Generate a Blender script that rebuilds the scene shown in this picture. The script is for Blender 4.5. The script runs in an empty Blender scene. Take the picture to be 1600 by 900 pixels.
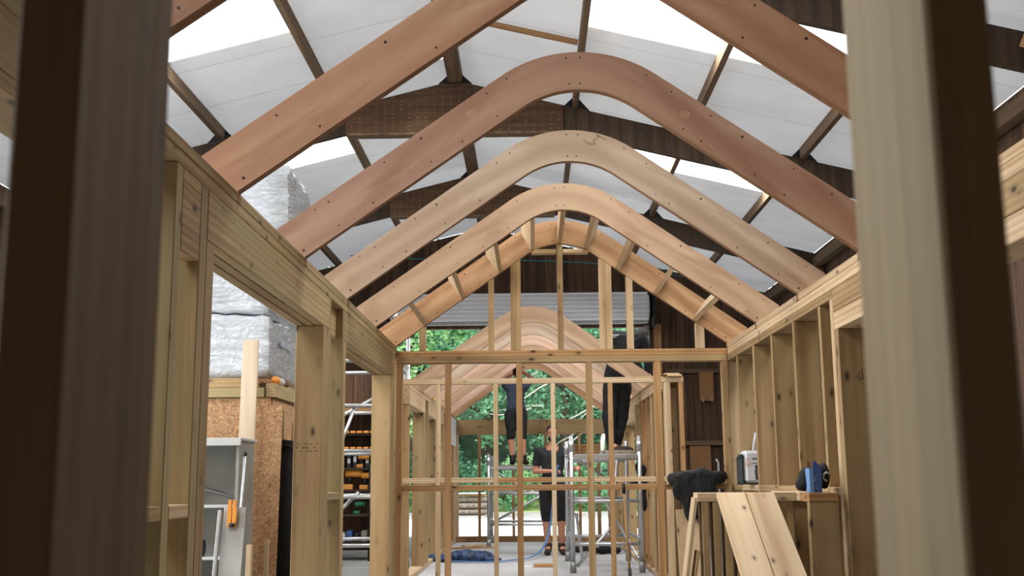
import bpy, bmesh, math, random
from mathutils import Vector, Matrix, Quaternion, noise
R = random.Random(7)
SC = bpy.context.scene
COL = SC.collection
PI = math.pi

# ---------------------------------------------------------------- camera, world, light, exposure
CAM_M = ((0.9998180597, 0.0109465499, 0.0156211545),
         (0.0172629087, -0.1709027956, -0.9851366537),
         (-0.0081141485, 0.9852270842, -0.1710606708))
cam_d = bpy.data.cameras.new('camera')
cam = bpy.data.objects.new('camera', cam_d); COL.objects.link(cam)
cm = Matrix(CAM_M).to_4x4(); cm.translation = (0, 0, 1.09)
cam.matrix_world = cm
cam_d.sensor_width = 36; cam_d.lens = 38.52; cam_d.clip_start = 0.05; cam_d.clip_end = 300
cam_d.dof.use_dof = True; cam_d.dof.focus_distance = 7.6; cam_d.dof.aperture_fstop = 9.0
SC.camera = cam
SC.view_settings.view_transform = 'Standard'; SC.view_settings.look = 'None'
SC.view_settings.gamma = 1.0; SC.view_settings.exposure = -0.04
SC.view_settings.use_curve_mapping = False
SC.cycles.max_bounces = 8; SC.cycles.diffuse_bounces = 5; SC.cycles.transparent_max_bounces = 12
SC.cycles.sample_clamp_indirect = 4.0

W = bpy.data.worlds.new('sky'); SC.world = W; W.use_nodes = True
W.node_tree.nodes['Background'].inputs[0].default_value = (0.95, 0.975, 1.0, 1)
W.node_tree.nodes['Background'].inputs[1].default_value = 2.7

RX, RZ, RS = -0.87, 6.0, 0.25                  # barn ridge x, underside height, slope
def roof_z(x): return RZ - RS * abs(x - RX)
def area(name, loc, target, sx, sy, power, color=(1, 1, 1)):
    d = bpy.data.lights.new(name, 'AREA'); d.shape = 'RECTANGLE'; d.size = sx; d.size_y = sy
    d.energy = power; d.color = color
    o = bpy.data.objects.new(name, d); COL.objects.link(o); o.location = loc
    o.rotation_euler = (Vector(target) - Vector(loc)).to_track_quat('-Z', 'Y').to_euler()
    return o
SKY_ROWS = (1.05, 5.28, 9.50, 13.73)
PANEL_T = 0.122
SKY_BAYS = ((1, 1.45, 2.82), (1, 2.82, 4.15), (-1, 1.45, 2.82), (-1, 2.82, 4.15))  # last, lower left bay is out of view, added to brighten the left side
SKY_W = (125, 68, 85, 85)
for yi, y0 in enumerate(SKY_ROWS):
    for sg, a, b in SKY_BAYS:
        if y0 < 2 and sg > 0: continue  # unseen front row, kept on the left only to light the near arches
        if y0 > 13 and sg < 0 and a > 2: continue
        xm = RX + sg * (a + b) / 2
        z = roof_z(xm) + 0.004
        area('skylight_daylight', (xm, y0 + 0.535, z), (xm - sg * RS, y0 + 0.535, z - 1), 1.03, (b - a) * 1.02 - 0.08, SKY_W[yi], (1.0, 0.985, 0.96))
area('added_side_daylight', (-6.5, 5.7, 1.9), (0, 5.7, 1.6), 5.4, 3.3, 300, (1.0, 0.985, 0.96))  # added lamp for light from the left, outside an unseen, added opening
sun = bpy.data.lights.new('sun', 'SUN'); sun.energy = 2.5; sun.angle = 0.3; sun.color = (1, 0.97, 0.9)
so = bpy.data.objects.new('sun', sun); COL.objects.link(so); so.rotation_euler = (math.radians(38), 0, math.radians(25))

# ---------------------------------------------------------------- materials
def lin(c):
    return tuple(((v / 255) / 12.92 if v / 255 <= 0.04045 else ((v / 255 + 0.055) / 1.055) ** 2.4) for v in c) + (1,)
MATS = {}
class NT:
    def __init__(s, name):
        s.m = bpy.data.materials.new(name); s.m.use_nodes = True; s.t = s.m.node_tree
        s.b = s.t.nodes['Principled BSDF']; MATS[name] = s.m
    def n(s, typ, **k):
        x = s.t.nodes.new('ShaderNode' + typ)
        for a, v in k.items():
            if a == 'i':
                for q, w in v.items(): x.inputs[q].default_value = w
            else: setattr(x, a, v)
        return x
    def l(s, a, b): s.t.links.new(a, b)
    def math(s, op, a, b=None, c=None):
        x = s.n('Math', operation=op)
        for i, v in enumerate((a, b, c)):
            if v is None: continue
            if isinstance(v, (int, float)): x.inputs[i].default_value = v
            else: s.l(v, x.inputs[i])
        return x.outputs[0]
    def mix(s, f, a, b, typ='MIX'):
        x = s.n('Mix', data_type='RGBA', blend_type=typ)
        for i, v in ((0, f), (6, a), (7, b)):
            if isinstance(v, (int, float)): x.inputs[i].default_value = v
            elif isinstance(v, tuple): x.inputs[i].default_value = v
            else: s.l(v, x.inputs[i])
        return x.outputs[2]
    def ramp(s, f, stops):
        x = s.n('ValToRGB'); e = x.color_ramp.elements
        while len(e) < len(stops): e.new(0.5)
        for q, (p, c) in zip(e, stops): q.position = p; q.color = c
        s.l(f, x.inputs[0]); return x.outputs[0]
    def noise(s, vec, scale, detail=3, rough=0.5, dist=0):
        x = s.n('TexNoise', i={'Scale': scale, 'Detail': detail, 'Roughness': rough, 'Distortion': dist})
        if vec is not None: s.l(vec, x.inputs['Vector'])
        return x.outputs['Fac']
    def bump(s, h, strength=0.3, dist=0.01):
        x = s.n('Bump', i={'Strength': strength, 'Distance': dist}); s.l(h, x.inputs['Height'])
        s.l(x.outputs[0], s.b.inputs['Normal'])
    def coords(s, scale=(1, 1, 1), rnd=True, rot=(0, 0, 0)):
        tc = s.n('TexCoord'); v = tc.outputs['Object']
        if rnd:
            oi = s.n('ObjectInfo')
            a = s.n('VectorMath', operation='SCALE'); cx = s.n('CombineXYZ')
            s.l(oi.outputs['Random'], cx.inputs[0])
            m2 = s.math('MULTIPLY', oi.outputs['Random'], 7.31); s.l(m2, cx.inputs[1])
            m3 = s.math('MULTIPLY', oi.outputs['Random'], 17.7); s.l(m3, cx.inputs[2])
            a.inputs['Scale'].default_value = 9.0; s.l(cx.outputs[0], a.inputs[0])
            b = s.n('VectorMath', operation='ADD'); s.l(v, b.inputs[0]); s.l(a.outputs[0], b.inputs[1]); v = b.outputs[0]
            s.rand = oi.outputs['Random']
        mp = s.n('Mapping'); mp.inputs['Scale'].default_value = scale; mp.inputs['Rotation'].default_value = rot
        s.l(v, mp.inputs['Vector']); return mp.outputs[0]
    def rgh(s, v): s.b.inputs['Roughness'].default_value = v; return s

def wood(name, base, dark, light, knots=1.0, rough=0.75, tone=0.18, green=None, ring=0.7):
    s = NT(name); s.rgh(rough)
    v = s.coords((1, 1, 0.045))
    n1 = s.noise(v, 9, 4, 0.55, 1.6)
    w = s.n('TexWave', wave_type='RINGS', rings_direction='Z', i={'Scale': 11.0, 'Distortion': 4.2, 'Detail': 2.5, 'Detail Scale': 1.1, 'Detail Roughness': 0.6})
    s.l(v, w.inputs['Vector'])
    fib = s.noise(s.coords((1, 1, 0.02)), 160, 2)
    dk = tuple(int(q * .9) for q in dark)
    c = s.ramp(w.outputs['Fac'], [(0.0, lin(light)), (0.5, lin(base)), (1.0, lin(dk))])
    c = s.mix(ring, lin(base), c)
    c2 = s.ramp(n1, [(0.3, lin(dark)), (0.52, lin(base)), (0.72, lin(light))])
    c = s.mix(0.45, c, c2)
    c = s.mix(s.math('MULTIPLY', fib, 0.42), c, lin(tuple(int(q * 0.72) for q in dark)))
    if green:
        g = s.noise(s.coords((1, 1, 0.25)), 3.2, 2)
        c = s.mix(s.math('MULTIPLY', s.math('GREATER_THAN', g, 0.0), s.ramp(g, [(0.42, (0, 0, 0, 1)), (0.62, (.6, .6, .6, 1))])), c, lin(green))
    if knots:
        vo = s.n('TexVoronoi', i={'Scale': 5.5, 'Randomness': 1.0}); s.l(s.coords((2.0, 2.0, 0.95)), vo.inputs['Vector'])
        k = s.ramp(vo.outputs['Distance'], [(0.05 * knots, (1, 1, 1, 1)), (0.10 * knots, (.75, .75, .75, 1)), (0.13 * knots, (.3, .3, .3, 1)), (0.26 * knots, (0, 0, 0, 1))])
        c = s.mix(k, c, lin(tuple(int(q * 0.5) for q in dark)))
    # per piece tone
    hs = s.n('HueSaturation', i={'Saturation': 1.0})
    s.l(s.math('MULTIPLY_ADD', s.rand, tone * 2, 1 - tone), hs.inputs['Value']); s.l(c, hs.inputs['Color'])
    s.l(hs.outputs[0], s.b.inputs['Base Color'])
    s.bump(s.math('ADD', fib, w.outputs['Fac']), 0.12, 0.002)
    return s.m

wood('pine', (170, 140, 96), (126, 94, 58), (198, 168, 124), 1.0, green=(176, 152, 108))
wood('pine_green', (172, 148, 104), (134, 108, 70), (192, 170, 128), 1.0, green=(146, 136, 98))
wood('pine_pale', (208, 182, 144), (180, 144, 104), (226, 206, 172), 0.8, tone=0.08)
wood('pine_orange', (180, 138, 90), (144, 100, 60), (198, 158, 110), 1.0, tone=0.1)
wood('white_board', (214, 196, 168), (196, 172, 142), (226, 212, 190), 0.4, tone=0.04)
wood('stud_dark', (126, 102, 68), (86, 66, 40), (148, 122, 86), 1.0, tone=0.06, ring=0.25)
wood('stud_near', (130, 114, 82), (94, 80, 54), (148, 132, 98), 1.0, tone=0.0, ring=0.25)
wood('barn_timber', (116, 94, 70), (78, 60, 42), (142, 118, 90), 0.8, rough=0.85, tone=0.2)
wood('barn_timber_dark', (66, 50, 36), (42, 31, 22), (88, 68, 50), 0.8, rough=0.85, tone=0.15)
wood('log_grey', (140, 128, 112), (92, 82, 70), (170, 160, 146), 0.8)

def ply(name, base, dark, light, edge=False):
    s = NT(name); s.rgh(0.6)
    tc = s.n('TexCoord'); sx = s.n('SeparateXYZ'); s.l(tc.outputs['Object'], sx.inputs[0])
    ax = s.math('SQRT', s.math('ADD', s.math('MULTIPLY', sx.outputs[0], sx.outputs[0]), 0.05)); oi = s.n('ObjectInfo'); s.rand = oi.outputs['Random']
    along = s.math('SUBTRACT', s.math('MULTIPLY', ax, 0.819), s.math('MULTIPLY', sx.outputs[2], 0.574))
    across = s.math('ADD', s.math('MULTIPLY', ax, 0.574), s.math('MULTIPLY', sx.outputs[2], 0.819))
    cb = s.n('CombineXYZ')
    off = s.math('MULTIPLY', s.rand, 23.0)
    side = s.math('MULTIPLY', sx.outputs[0], 0.04)
    s.l(s.math('ADD', s.math('MULTIPLY', along, 0.20), off), cb.inputs[0])
    s.l(s.math('ADD', across, side), cb.inputs[1]); s.l(off, cb.inputs[2])
    n1 = s.noise(cb.outputs[0], 5.0, 3, 0.5, 1.2)
    w = s.n('TexWave', wave_type='BANDS', bands_direction='Y', i={'Scale': 2.6, 'Distortion': 6.5, 'Detail': 2.5, 'Detail Scale': 1.0})
    s.l(cb.outputs[0], w.inputs['Vector'])
    fib = s.noise(cb.outputs[0], 90, 2)
    big = s.noise(cb.outputs[0], 1.6, 1)
    c = s.ramp(n1, [(0.36, lin(dark)), (0.48, lin(base)), (0.56, lin(base)), (0.64, lin(light))])
    c = s.mix(s.math('MULTIPLY', w.outputs['Fac'], 0.55), c, lin(dark))
    c = s.mix(s.math('MULTIPLY', big, 0.35), c, lin(light))
    c = s.mix(s.math('MULTIPLY', fib, 0.22), c, lin(tuple(int(q * .8) for q in dark)))
    s.l(c, s.b.inputs['Base Color']); s.bump(fib, 0.05, 0.001)
    return s.m
ply('ply_red', (216, 170, 138), (178, 126, 96), (228, 192, 160))
ply('ply_pink', (210, 174, 150), (176, 132, 108), (224, 194, 172))
ply('ply_pale', (206, 180, 154), (172, 138, 112), (222, 202, 178))
ply('ply_mid', (182, 152, 122), (150, 116, 88), (200, 174, 144))
ply('ply_tan', (186, 144, 102), (152, 106, 68), (204, 168, 126))

def flat(name, c, rough=0.6, metal=0.0, noise_amt=0.12, scale=8, bump=0.0, bscale=40, spec=None, rnd=True):
    s = NT(name); s.rgh(rough); s.b.inputs['Metallic'].default_value = metal
    v = s.coords((1, 1, 1), rnd)
    n = s.noise(v, scale, 4)
    a = lin(c); d = tuple(x * (1 - noise_amt * 2) for x in a[:3]) + (1,); u = tuple(min(1, x * (1 + noise_amt)) for x in a[:3]) + (1,)
    s.l(s.ramp(n, [(0.3, d), (0.7, u)]), s.b.inputs['Base Color'])
    if bump: s.bump(s.noise(v, bscale, 3), bump, 0.01)
    return s
flat('ply_edge', (132, 92, 60), 0.7)
flat('screw_dark', (46, 34, 28), 0.6)
flat('ply_plug', (206, 168, 138), 0.6, 0, 0.05)
flat('pencil', (96, 84, 70), 0.8)
flat('alu', (196, 198, 200), 0.38, 0.85, 0.06, 20)
flat('alu_dull', (150, 152, 152), 0.5, 0.7, 0.12, 12)
flat('steel_sheet', (176, 176, 172), 0.5, 0.6, 0.12, 5)
flat('cabinet_grey', (138, 136, 130), 0.6, 0.0, 0.08, 4)
flat('cabinet_light', (186, 188, 186), 0.5, 0.0, 0.05, 4)
flat('black_cloth', (20, 20, 22), 0.9, 0, 0.25, 14, 0.6, 30)
flat('black_plastic', (24, 24, 25), 0.5, 0, 0.1, 10)
flat('dark_shirt', (38, 42, 46), 0.9, 0, 0.2, 8, 0.5, 26)
flat('grey_blue_shirt', (58, 66, 84), 0.9, 0, 0.2, 8, 0.5, 26)
flat('black_shorts', (30, 29, 30), 0.9, 0, 0.2, 8, 0.5, 26)
flat('skin', (198, 140, 112), 0.55, 0, 0.06, 6)
flat('hair_dark', (44, 32, 26), 0.9, 0, 0.2, 60, 0.8, 120)
flat('sock_grey', (176, 178, 184), 0.9)
flat('boot_brown', (58, 46, 38), 0.8)
flat('white_mark', (222, 222, 220), 0.7)
flat('orange_plastic', (226, 150, 60), 0.45, 0, 0.06)
flat('yellow_plastic', (224, 176, 60), 0.45, 0, 0.06)
flat('red_plastic', (190, 50, 36), 0.45, 0, 0.06)
flat('green_plastic', (40, 120, 86), 0.45, 0, 0.06)
flat('radio_white', (214, 216, 222), 0.5, 0, 0.03)
flat('speaker_dark', (42, 50, 50), 0.7)
flat('carton_blue', (60, 92, 152), 0.6, 0, 0.06)
flat('carton_light_blue', (112, 152, 206), 0.6, 0, 0.06)
flat('carton_brown', (120, 92, 66), 0.8)
flat('blue_tarp', (44, 68, 108), 0.6, 0, 0.35, 6, 0.8, 14)
flat('blue_hose', (84, 122, 172), 0.5, 0, 0.1)
flat('cyan_rope', (60, 130, 140), 0.7)
flat('concrete', (150, 150, 148), 0.85, 0, 0.1, 3, 0.2, 60, rnd=False)
flat('deck_board', (178, 178, 180), 0.7, 0, 0.05, 2, 0.1, 60, rnd=False)
flat('bright_gravel', (236, 236, 232), 0.9, 0, 0.06, 0.7, 0.5, 8, rnd=False)
flat('bark', (92, 82, 70), 0.95, 0, 0.3, 6, 0.8, 12)
flat('dead_branch', (206, 200, 190), 0.9, 0, 0.1, 6)
flat('membrane_white', (226, 230, 236), 0.5, 0, 0.05, 8, 0.8, 22)
flat('bracket_black', (24, 26, 28), 0.6, 0.3)
flat('paper_grey', (150, 154, 166), 0.8)
flat('mdf_brown', (150, 108, 70), 0.8, 0, 0.08, 4)
flat('rubble', (150, 142, 130), 0.9, 0, 0.2, 6)

def m_osb():
    s = NT('osb'); s.rgh(0.8); v = s.coords((1, 1, 1))
    vo = s.n('TexVoronoi', i={'Scale': 48.0, 'Randomness': 1.0}); vo.feature = 'F1'
    nz = s.n('TexNoise', i={'Scale': 20.0, 'Detail': 2.0}); s.l(v, nz.inputs['Vector'])
    a = s.n('VectorMath', operation='MULTIPLY_ADD'); s.l(nz.outputs['Color'], a.inputs[0]); a.inputs[1].default_value = (.10, .10, .10); s.l(v, a.inputs[2])
    mp = s.n('Mapping'); mp.inputs['Scale'].default_value = (1.0, 1.0, 2.2); s.l(a.outputs[0], mp.inputs['Vector']); s.l(mp.outputs[0], vo.inputs['Vector'])
    sep = s.n('SeparateColor'); s.l(vo.outputs['Color'], sep.inputs[0])
    c = s.ramp(sep.outputs[0], [(0.0, lin((136, 98, 64))), (0.3, lin((162, 124, 86))), (0.75, lin((178, 140, 102))), (1.0, lin((198, 164, 126)))])
    s.l(c, s.b.inputs['Base Color']); s.bump(sep.outputs[0], 0.2, 0.004)
m_osb()
def m_panel():
    s = NT('roof_panel'); s.rgh(0.42); s.b.inputs['Specular IOR Level'].default_value = 0.5
    tc = s.n('TexCoord'); v = tc.outputs['Object']
    sx = s.n('SeparateXYZ'); s.l(v, sx.inputs[0]); y = sx.outputs[1]
    rib = s.math('SINE', s.math('MULTIPLY', y, 2 * PI / 0.06))
    rib2 = s.math('SMOOTH_MIN', rib, 0.2, 0.3)
    seam = s.math('LESS_THAN', s.math('ABSOLUTE', s.math('SUBTRACT', s.math('FRACT', s.math('MULTIPLY', s.math('ADD', y, 0.20), 1 / 1.056)), 0.5)), 0.008)
    n = s.noise(v, 1.3, 3)
    c = s.ramp(n, [(0.3, lin((214, 216, 220))), (0.7, lin((228, 230, 234)))])
    c = s.mix(s.math('MULTIPLY', seam, 0.35), c, lin((110, 112, 116)))
    c = s.mix(s.math('MULTIPLY', s.math('GREATER_THAN', rib, 0.86), 0.16), c, lin((120, 120, 124)))
    s.l(c, s.b.inputs['Base Color']); s.bump(s.math('ADD', rib2, s.math('MULTIPLY', n, 6.0)), 0.35, 0.006)
    tl = s.n('BsdfTranslucent'); s.l(c, tl.inputs[0]); mx = s.n('MixShader'); mx.inputs[0].default_value = PANEL_T   # taken as opal multiwall; translucency put in to brighten ceiling and room
    out = [n_ for n_ in s.t.nodes if n_.type == 'OUTPUT_MATERIAL'][0]
    s.l(s.b.outputs[0], mx.inputs[1]); s.l(tl.outputs[0], mx.inputs[2]); s.l(mx.outputs[0], out.inputs[0])
m_panel()
def m_boards(name, c1, c2, c3, width, axis=0, rough=0.9):
    s = NT(name); s.rgh(rough)
    tc = s.n('TexCoord'); v = tc.outputs['Object']
    sx = s.n('SeparateXYZ'); s.l(v, sx.inputs[0]); x = s.math('DIVIDE', sx.outputs[axis], width)
    fr = s.math('FRACT', x); fl = s.math('FLOOR', x)
    wn = s.n('TexWhiteNoise', noise_dimensions='1D'); s.l(fl, wn.inputs['W'])
    mp = s.n('Mapping'); mp.inputs['Scale'].default_value = (1, 1, 0.05); s.l(v, mp.inputs['Vector'])
    g = s.noise(mp.outputs[0], 14, 4, 0.6, 1.0)
    c = s.ramp(g, [(0.3, lin(c1)), (0.5, lin(c2)), (0.75, lin(c3))])
    hs = s.n('HueSaturation'); s.l(c, hs.inputs['Color']); s.l(s.math('MULTIPLY_ADD', wn.outputs['Value'], 0.6, 0.7), hs.inputs['Value'])
    gap = s.math('LESS_THAN', fr, 0.05)
    c = s.mix(gap, hs.outputs[0], lin((20, 15, 12)))
    s.l(c, s.b.inputs['Base Color']); s.bump(s.math('SUBTRACT', g, gap), 0.4, 0.01)
m_boards('barn_boards', (62, 44, 32), (88, 64, 46), (108, 82, 60), 0.15, 0)
m_boards('barn_boards_side', (62, 44, 32), (88, 64, 46), (108, 82, 60), 0.15, 1)
def m_glaze():
    s = NT('skylight_sheet'); t = s.t
    tr = s.n('BsdfTransparent'); tr.inputs[0].default_value = (0.96, 0.97, 0.98, 1)
    tl = s.n('BsdfTranslucent'); tl.inputs[0].default_value = (0.95, 0.97, 1, 1)
    mx = s.n('MixShader'); mx.inputs[0].default_value = 0.25
    s.l(tr.outputs[0], mx.inputs[1]); s.l(tl.outputs[0], mx.inputs[2])
    out = [n for n in t.nodes if n.type == 'OUTPUT_MATERIAL'][0]; s.l(mx.outputs[0], out.inputs[0])
m_glaze()
def m_wrap():
    s = NT('plastic_wrap'); s.rgh(0.28); s.b.inputs['Specular IOR Level'].default_value = 0.6
    v = s.coords((1, 1, 2.6)); n = s.noise(v, 7, 6, 0.65, 2.5); n2 = s.noise(s.coords((1.5, 1.5, 1)), 5, 3, 0.5, 1)
    c = s.ramp(n, [(0.3, lin((204, 214, 224))), (0.7, lin((232, 238, 244)))])
    s.l(c, s.b.inputs['Base Color']); s.bump(s.math('ADD', n, n2), 0.9, 0.05)
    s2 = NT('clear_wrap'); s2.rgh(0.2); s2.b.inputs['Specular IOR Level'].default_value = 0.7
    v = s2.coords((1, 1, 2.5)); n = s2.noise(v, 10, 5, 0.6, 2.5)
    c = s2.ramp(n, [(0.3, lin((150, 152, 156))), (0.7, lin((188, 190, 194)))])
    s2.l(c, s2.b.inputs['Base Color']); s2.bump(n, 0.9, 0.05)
m_wrap()
def m_gusset():
    s = NT('gusset_ply'); s.rgh(0.8)
    tc = s.n('TexCoord'); v = tc.outputs['Object']
    mp = s.n('Mapping'); mp.inputs['Scale'].default_value = (0.06, 1, 1); s.l(v, mp.inputs['Vector'])
    g = s.noise(mp.outputs[0], 18, 4)
    c = s.ramp(g, [(0.3, lin((66, 46, 28))), (0.7, lin((96, 68, 42)))])
    # rows of pale nail heads
    sx = s.n('SeparateXYZ'); s.l(v, sx.inputs[0])
    fx = s.math('ABSOLUTE', s.math('SUBTRACT', s.math('FRACT', s.math('DIVIDE', sx.outputs[0], 0.10)), 0.5))
    fz = s.math('ABSOLUTE', s.math('SUBTRACT', s.math('FRACT', s.math('DIVIDE', s.math('ADD', sx.outputs[2], s.math('MULTIPLY', fx, 0.02)), 0.052)), 0.5))
    d = s.math('MULTIPLY', s.math('LESS_THAN', fx, 0.13), s.math('LESS_THAN', fz, 0.16))
    dn = s.math('MULTIPLY', d, s.math('GREATER_THAN', s.noise(v, 17, 1), 0.47))
    c = s.mix(s.math('MULTIPLY', dn, 0.38), c, lin((150, 130, 104)))
    s.l(c, s.b.inputs['Base Color'])
m_gusset()
def m_shutter():
    s = NT('shutter_slat'); s.rgh(0.33); s.b.inputs['Metallic'].default_value = 0.5
    s.b.inputs['Base Color'].default_value = lin((232, 234, 238))
m_shutter()
def m_leaf(name, c1, c2):
    s = NT(name); s.rgh(0.6)
    ge = s.n('NewGeometry'); oi = s.n('ObjectInfo')
    c = s.ramp(ge.outputs['Random Per Island'], [(0.0, lin(c1)), (1.0, lin(c2))])
    s.l(c, s.b.inputs['Base Color'])
    tl = s.n('BsdfTranslucent'); s.l(c, tl.inputs[0])
    mx = s.n('MixShader'); mx.inputs[0].default_value = 0.4
    out = [n for n in s.t.nodes if n.type == 'OUTPUT_MATERIAL'][0]
    s.l(s.b.outputs[0], mx.inputs[1]); s.l(tl.outputs[0], mx.inputs[2]); s.l(mx.outputs[0], out.inputs[0])
m_leaf('leaf_mid', (84, 142, 104), (168, 218, 176))
m_leaf('leaf_pale', (130, 182, 116), (204, 236, 180))
m_leaf('leaf_dark', (40, 84, 64), (92, 146, 112))
m_leaf('leaf_cool', (90, 158, 128), (174, 226, 196))
def m_bank():
    s = NT('green_bank'); s.rgh(0.9); v = s.coords((1, 1, 1), False); n = s.noise(v, 1.5, 6, 0.7)
    s.l(s.ramp(n, [(0.3, lin((20, 40, 26))), (0.55, lin((44, 84, 50))), (0.75, lin((90, 138, 80)))]), s.b.inputs['Base Color']); s.bump(n, 0.8, 0.3)
    s = NT('grass'); s.rgh(0.9); v = s.coords((1, 1, 1), False); n = s.noise(v, 0.9, 6, 0.7)
    s.l(s.ramp(n, [(0.35, lin((120, 150, 84))), (0.55, lin((160, 178, 116))), (0.7, lin((188, 184, 156)))]), s.b.inputs['Base Color']); s.bump(n, 0.6, 0.2)
    s = NT('grey_gravel'); s.rgh(0.9); v = s.coords((1, 1, 1), False); n = s.noise(v, 1.4, 6, 0.7)
    s.l(s.ramp(n, [(0.35, lin((128, 128, 124))), (0.7, lin((178, 178, 172)))]), s.b.inputs['Base Color']); s.bump(n, 0.5, 0.1)
m_bank()

# ---------------------------------------------------------------- object helpers
def tag(o, label=None, cat=None, group=None, kind=None):
    if label: o['label'] = label
    if cat: o['category'] = cat
    if group: o['group'] = group
    if kind: o['kind'] = kind
    return o
def empty(name, loc, label, cat, group=None, kind=None):
    o = bpy.data.objects.new(name, None); COL.objects.link(o); o.location = loc; o.empty_display_size = 0.1
    return tag(o, label, cat, group, kind)
def put(o, parent, world=None):
    """parent o (unrotated parents only), keeping world location"""
    if parent is not None:
        o.parent = parent
        base = Vector(parent.location); q = parent.parent
        while q is not None: base += Vector(q.location); q = q.parent
        o.location = Vector(o.location) - base
    return o
def obj(name, bm, mats, parent=None, loc=(0, 0, 0), rot=None, smooth=False):
    me = bpy.data.meshes.new(name); bm.normal_update(); bm.to_mesh(me); bm.free()
    if isinstance(mats, str): mats = [mats]
    for m in mats: me.materials.append(MATS[m])
    if smooth:
        for p in me.polygons: p.use_smooth = True
    o = bpy.data.objects.new(name, me); COL.objects.link(o); o.location = loc
    if rot is not None: o.rotation_mode = 'QUATERNION'; o.rotation_quaternion = rot
    return put(o, parent)
def bx(bm, lo, hi, mi=0, bevel=0.0):
    a, b = Vector(lo), Vector(hi)
    r = bmesh.ops.create_cube(bm, size=1.0)
    vs = r['verts']
    for v in vs:
        v.co = Vector(((a.x + b.x) / 2 + v.co.x * (b.x - a.x), (a.y + b.y) / 2 + v.co.y * (b.y - a.y), (a.z + b.z) / 2 + v.co.z * (b.z - a.z)))
    fs = {f for v in vs for f in v.link_faces}
    for f in fs: f.material_index = mi
    if bevel:
        es = list({e for v in vs for e in v.link_edges})
        bmesh.ops.bevel(bm, geom=es, offset=bevel, segments=1, affect='EDGES')
    return vs
def beam(name, parent, p0, p1, w, h, mat, up=(0, 0, 1), bevel=0.0025):
    """sawn timber: long axis = local Z (the grain), w across, h along `up`"""
    p0, p1 = Vector(p0), Vector(p1); d = p1 - p0; L = d.length; z = d / L
    u = Vector(up); u = u - u.dot(z) * z
    if u.length < 1e-4: u = Vector((0, 1, 0)) - Vector((0, 1, 0)).dot(z) * z
    u.normalize(); x = u.cross(z)
    rot = Matrix((x, u, z)).transposed().to_quaternion()
    bm = bmesh.new(); bx(bm, (-w / 2, -h / 2, -L / 2), (w / 2, h / 2, L / 2), bevel=bevel)
    return obj(name, bm, mat, parent, (p0 + p1) / 2, rot)
def board(name, parent, lo, hi, mat, axis=None, bevel=0.0025):
    """axis-aligned timber, grain along the longest side (or axis)"""
    lo, hi = Vector(lo), Vector(hi); s = hi - lo; c = (lo + hi) / 2
    if axis is None: axis = max(range(3), key=lambda i: s[i])
    a, b = lo.copy(), hi.copy()
    for i in range(3):
        if i != axis: a[i] = b[i] = c[i]
    if axis == 2: return beam(name, parent, a, b, s[0], s[1], mat, (0, 1, 0), bevel)
    if axis == 1: return beam(name, parent, a, b, s[0], s[2], mat, (0, 0, 1), bevel)
    return beam(name, parent, a, b, s[1], s[2], mat, (0, 0, 1), bevel)
def tube_bm(bm, pts, r, seg=8, mi=0, flat_=1.0, cap=True):
    pts = [Vector(p) for p in pts]; rings = []
    prev = None
    for i, p in enumerate(pts):
        t = (pts[min(i + 1, len(pts) - 1)] - pts[max(i - 1, 0)]).normalized()
        if prev is None:
            a = Vector((0, 0, 1)) if abs(t.z) < 0.9 else Vector((1, 0, 0))
            u = (a - a.dot(t) * t).normalized()
        else: u = (prev - prev.dot(t) * t).normalized()
        prev = u; w = t.cross(u); rr = r[i] if isinstance(r, (list, tuple)) else r
        rings.append([bm.verts.new(p + rr * (math.cos(2 * PI * k / seg) * u * flat_ + math.sin(2 * PI * k / seg) * w)) for k in range(seg)])
    fs = []
    for a, b in zip(rings, rings[1:]):
        for k in range(seg): fs.append(bm.faces.new((a[k], a[(k + 1) % seg], b[(k + 1) % seg], b[k])))
    if cap: fs.append(bm.faces.new(rings[0][::-1])); fs.append(bm.faces.new(rings[-1]))
    for f in fs: f.material_index = mi; f.smooth = True
def tube(name, parent, pts, r, mat, seg=8, flat_=1.0):
    bm = bmesh.new(); c = sum((Vector(p) for p in pts), Vector()) / len(pts)
    tube_bm(bm, [Vector(p) - c for p in pts], r, seg, 0, flat_)
    return obj(name, bm, mat, parent, c)
def prism(bm, pts, y0, y1, mi=0, edge_mi=None):
    """polygon pts (x,z) extruded from y0 to y1"""
    a = [bm.verts.new((x, y0, z)) for x, z in pts]; b = [bm.verts.new((x, y1, z)) for x, z in pts]
    f1 = bm.faces.new(a); f2 = bm.faces.new(b[::-1]); f1.material_index = f2.material_index = mi
    n = len(pts)
    for i in range(n):
        f = bm.faces.new((a[(i + 1) % n], a[i], b[i], b[(i + 1) % n])); f.material_index = mi if edge_mi is None else edge_mi
    bmesh.ops.recalc_face_normals(bm, faces=bm.faces)

# ================================================================ THE BARN (setting)
BW_L, BW_R, BACK, FRONT = -6.34, 4.60, 21.2, -0.8
bm = bmesh.new(); bx(bm, (BW_L, FRONT, -0.12), (BW_R, BACK + 0.3, 0.0)); tag(obj('floor', bm, 'concrete'), kind='structure')
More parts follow.
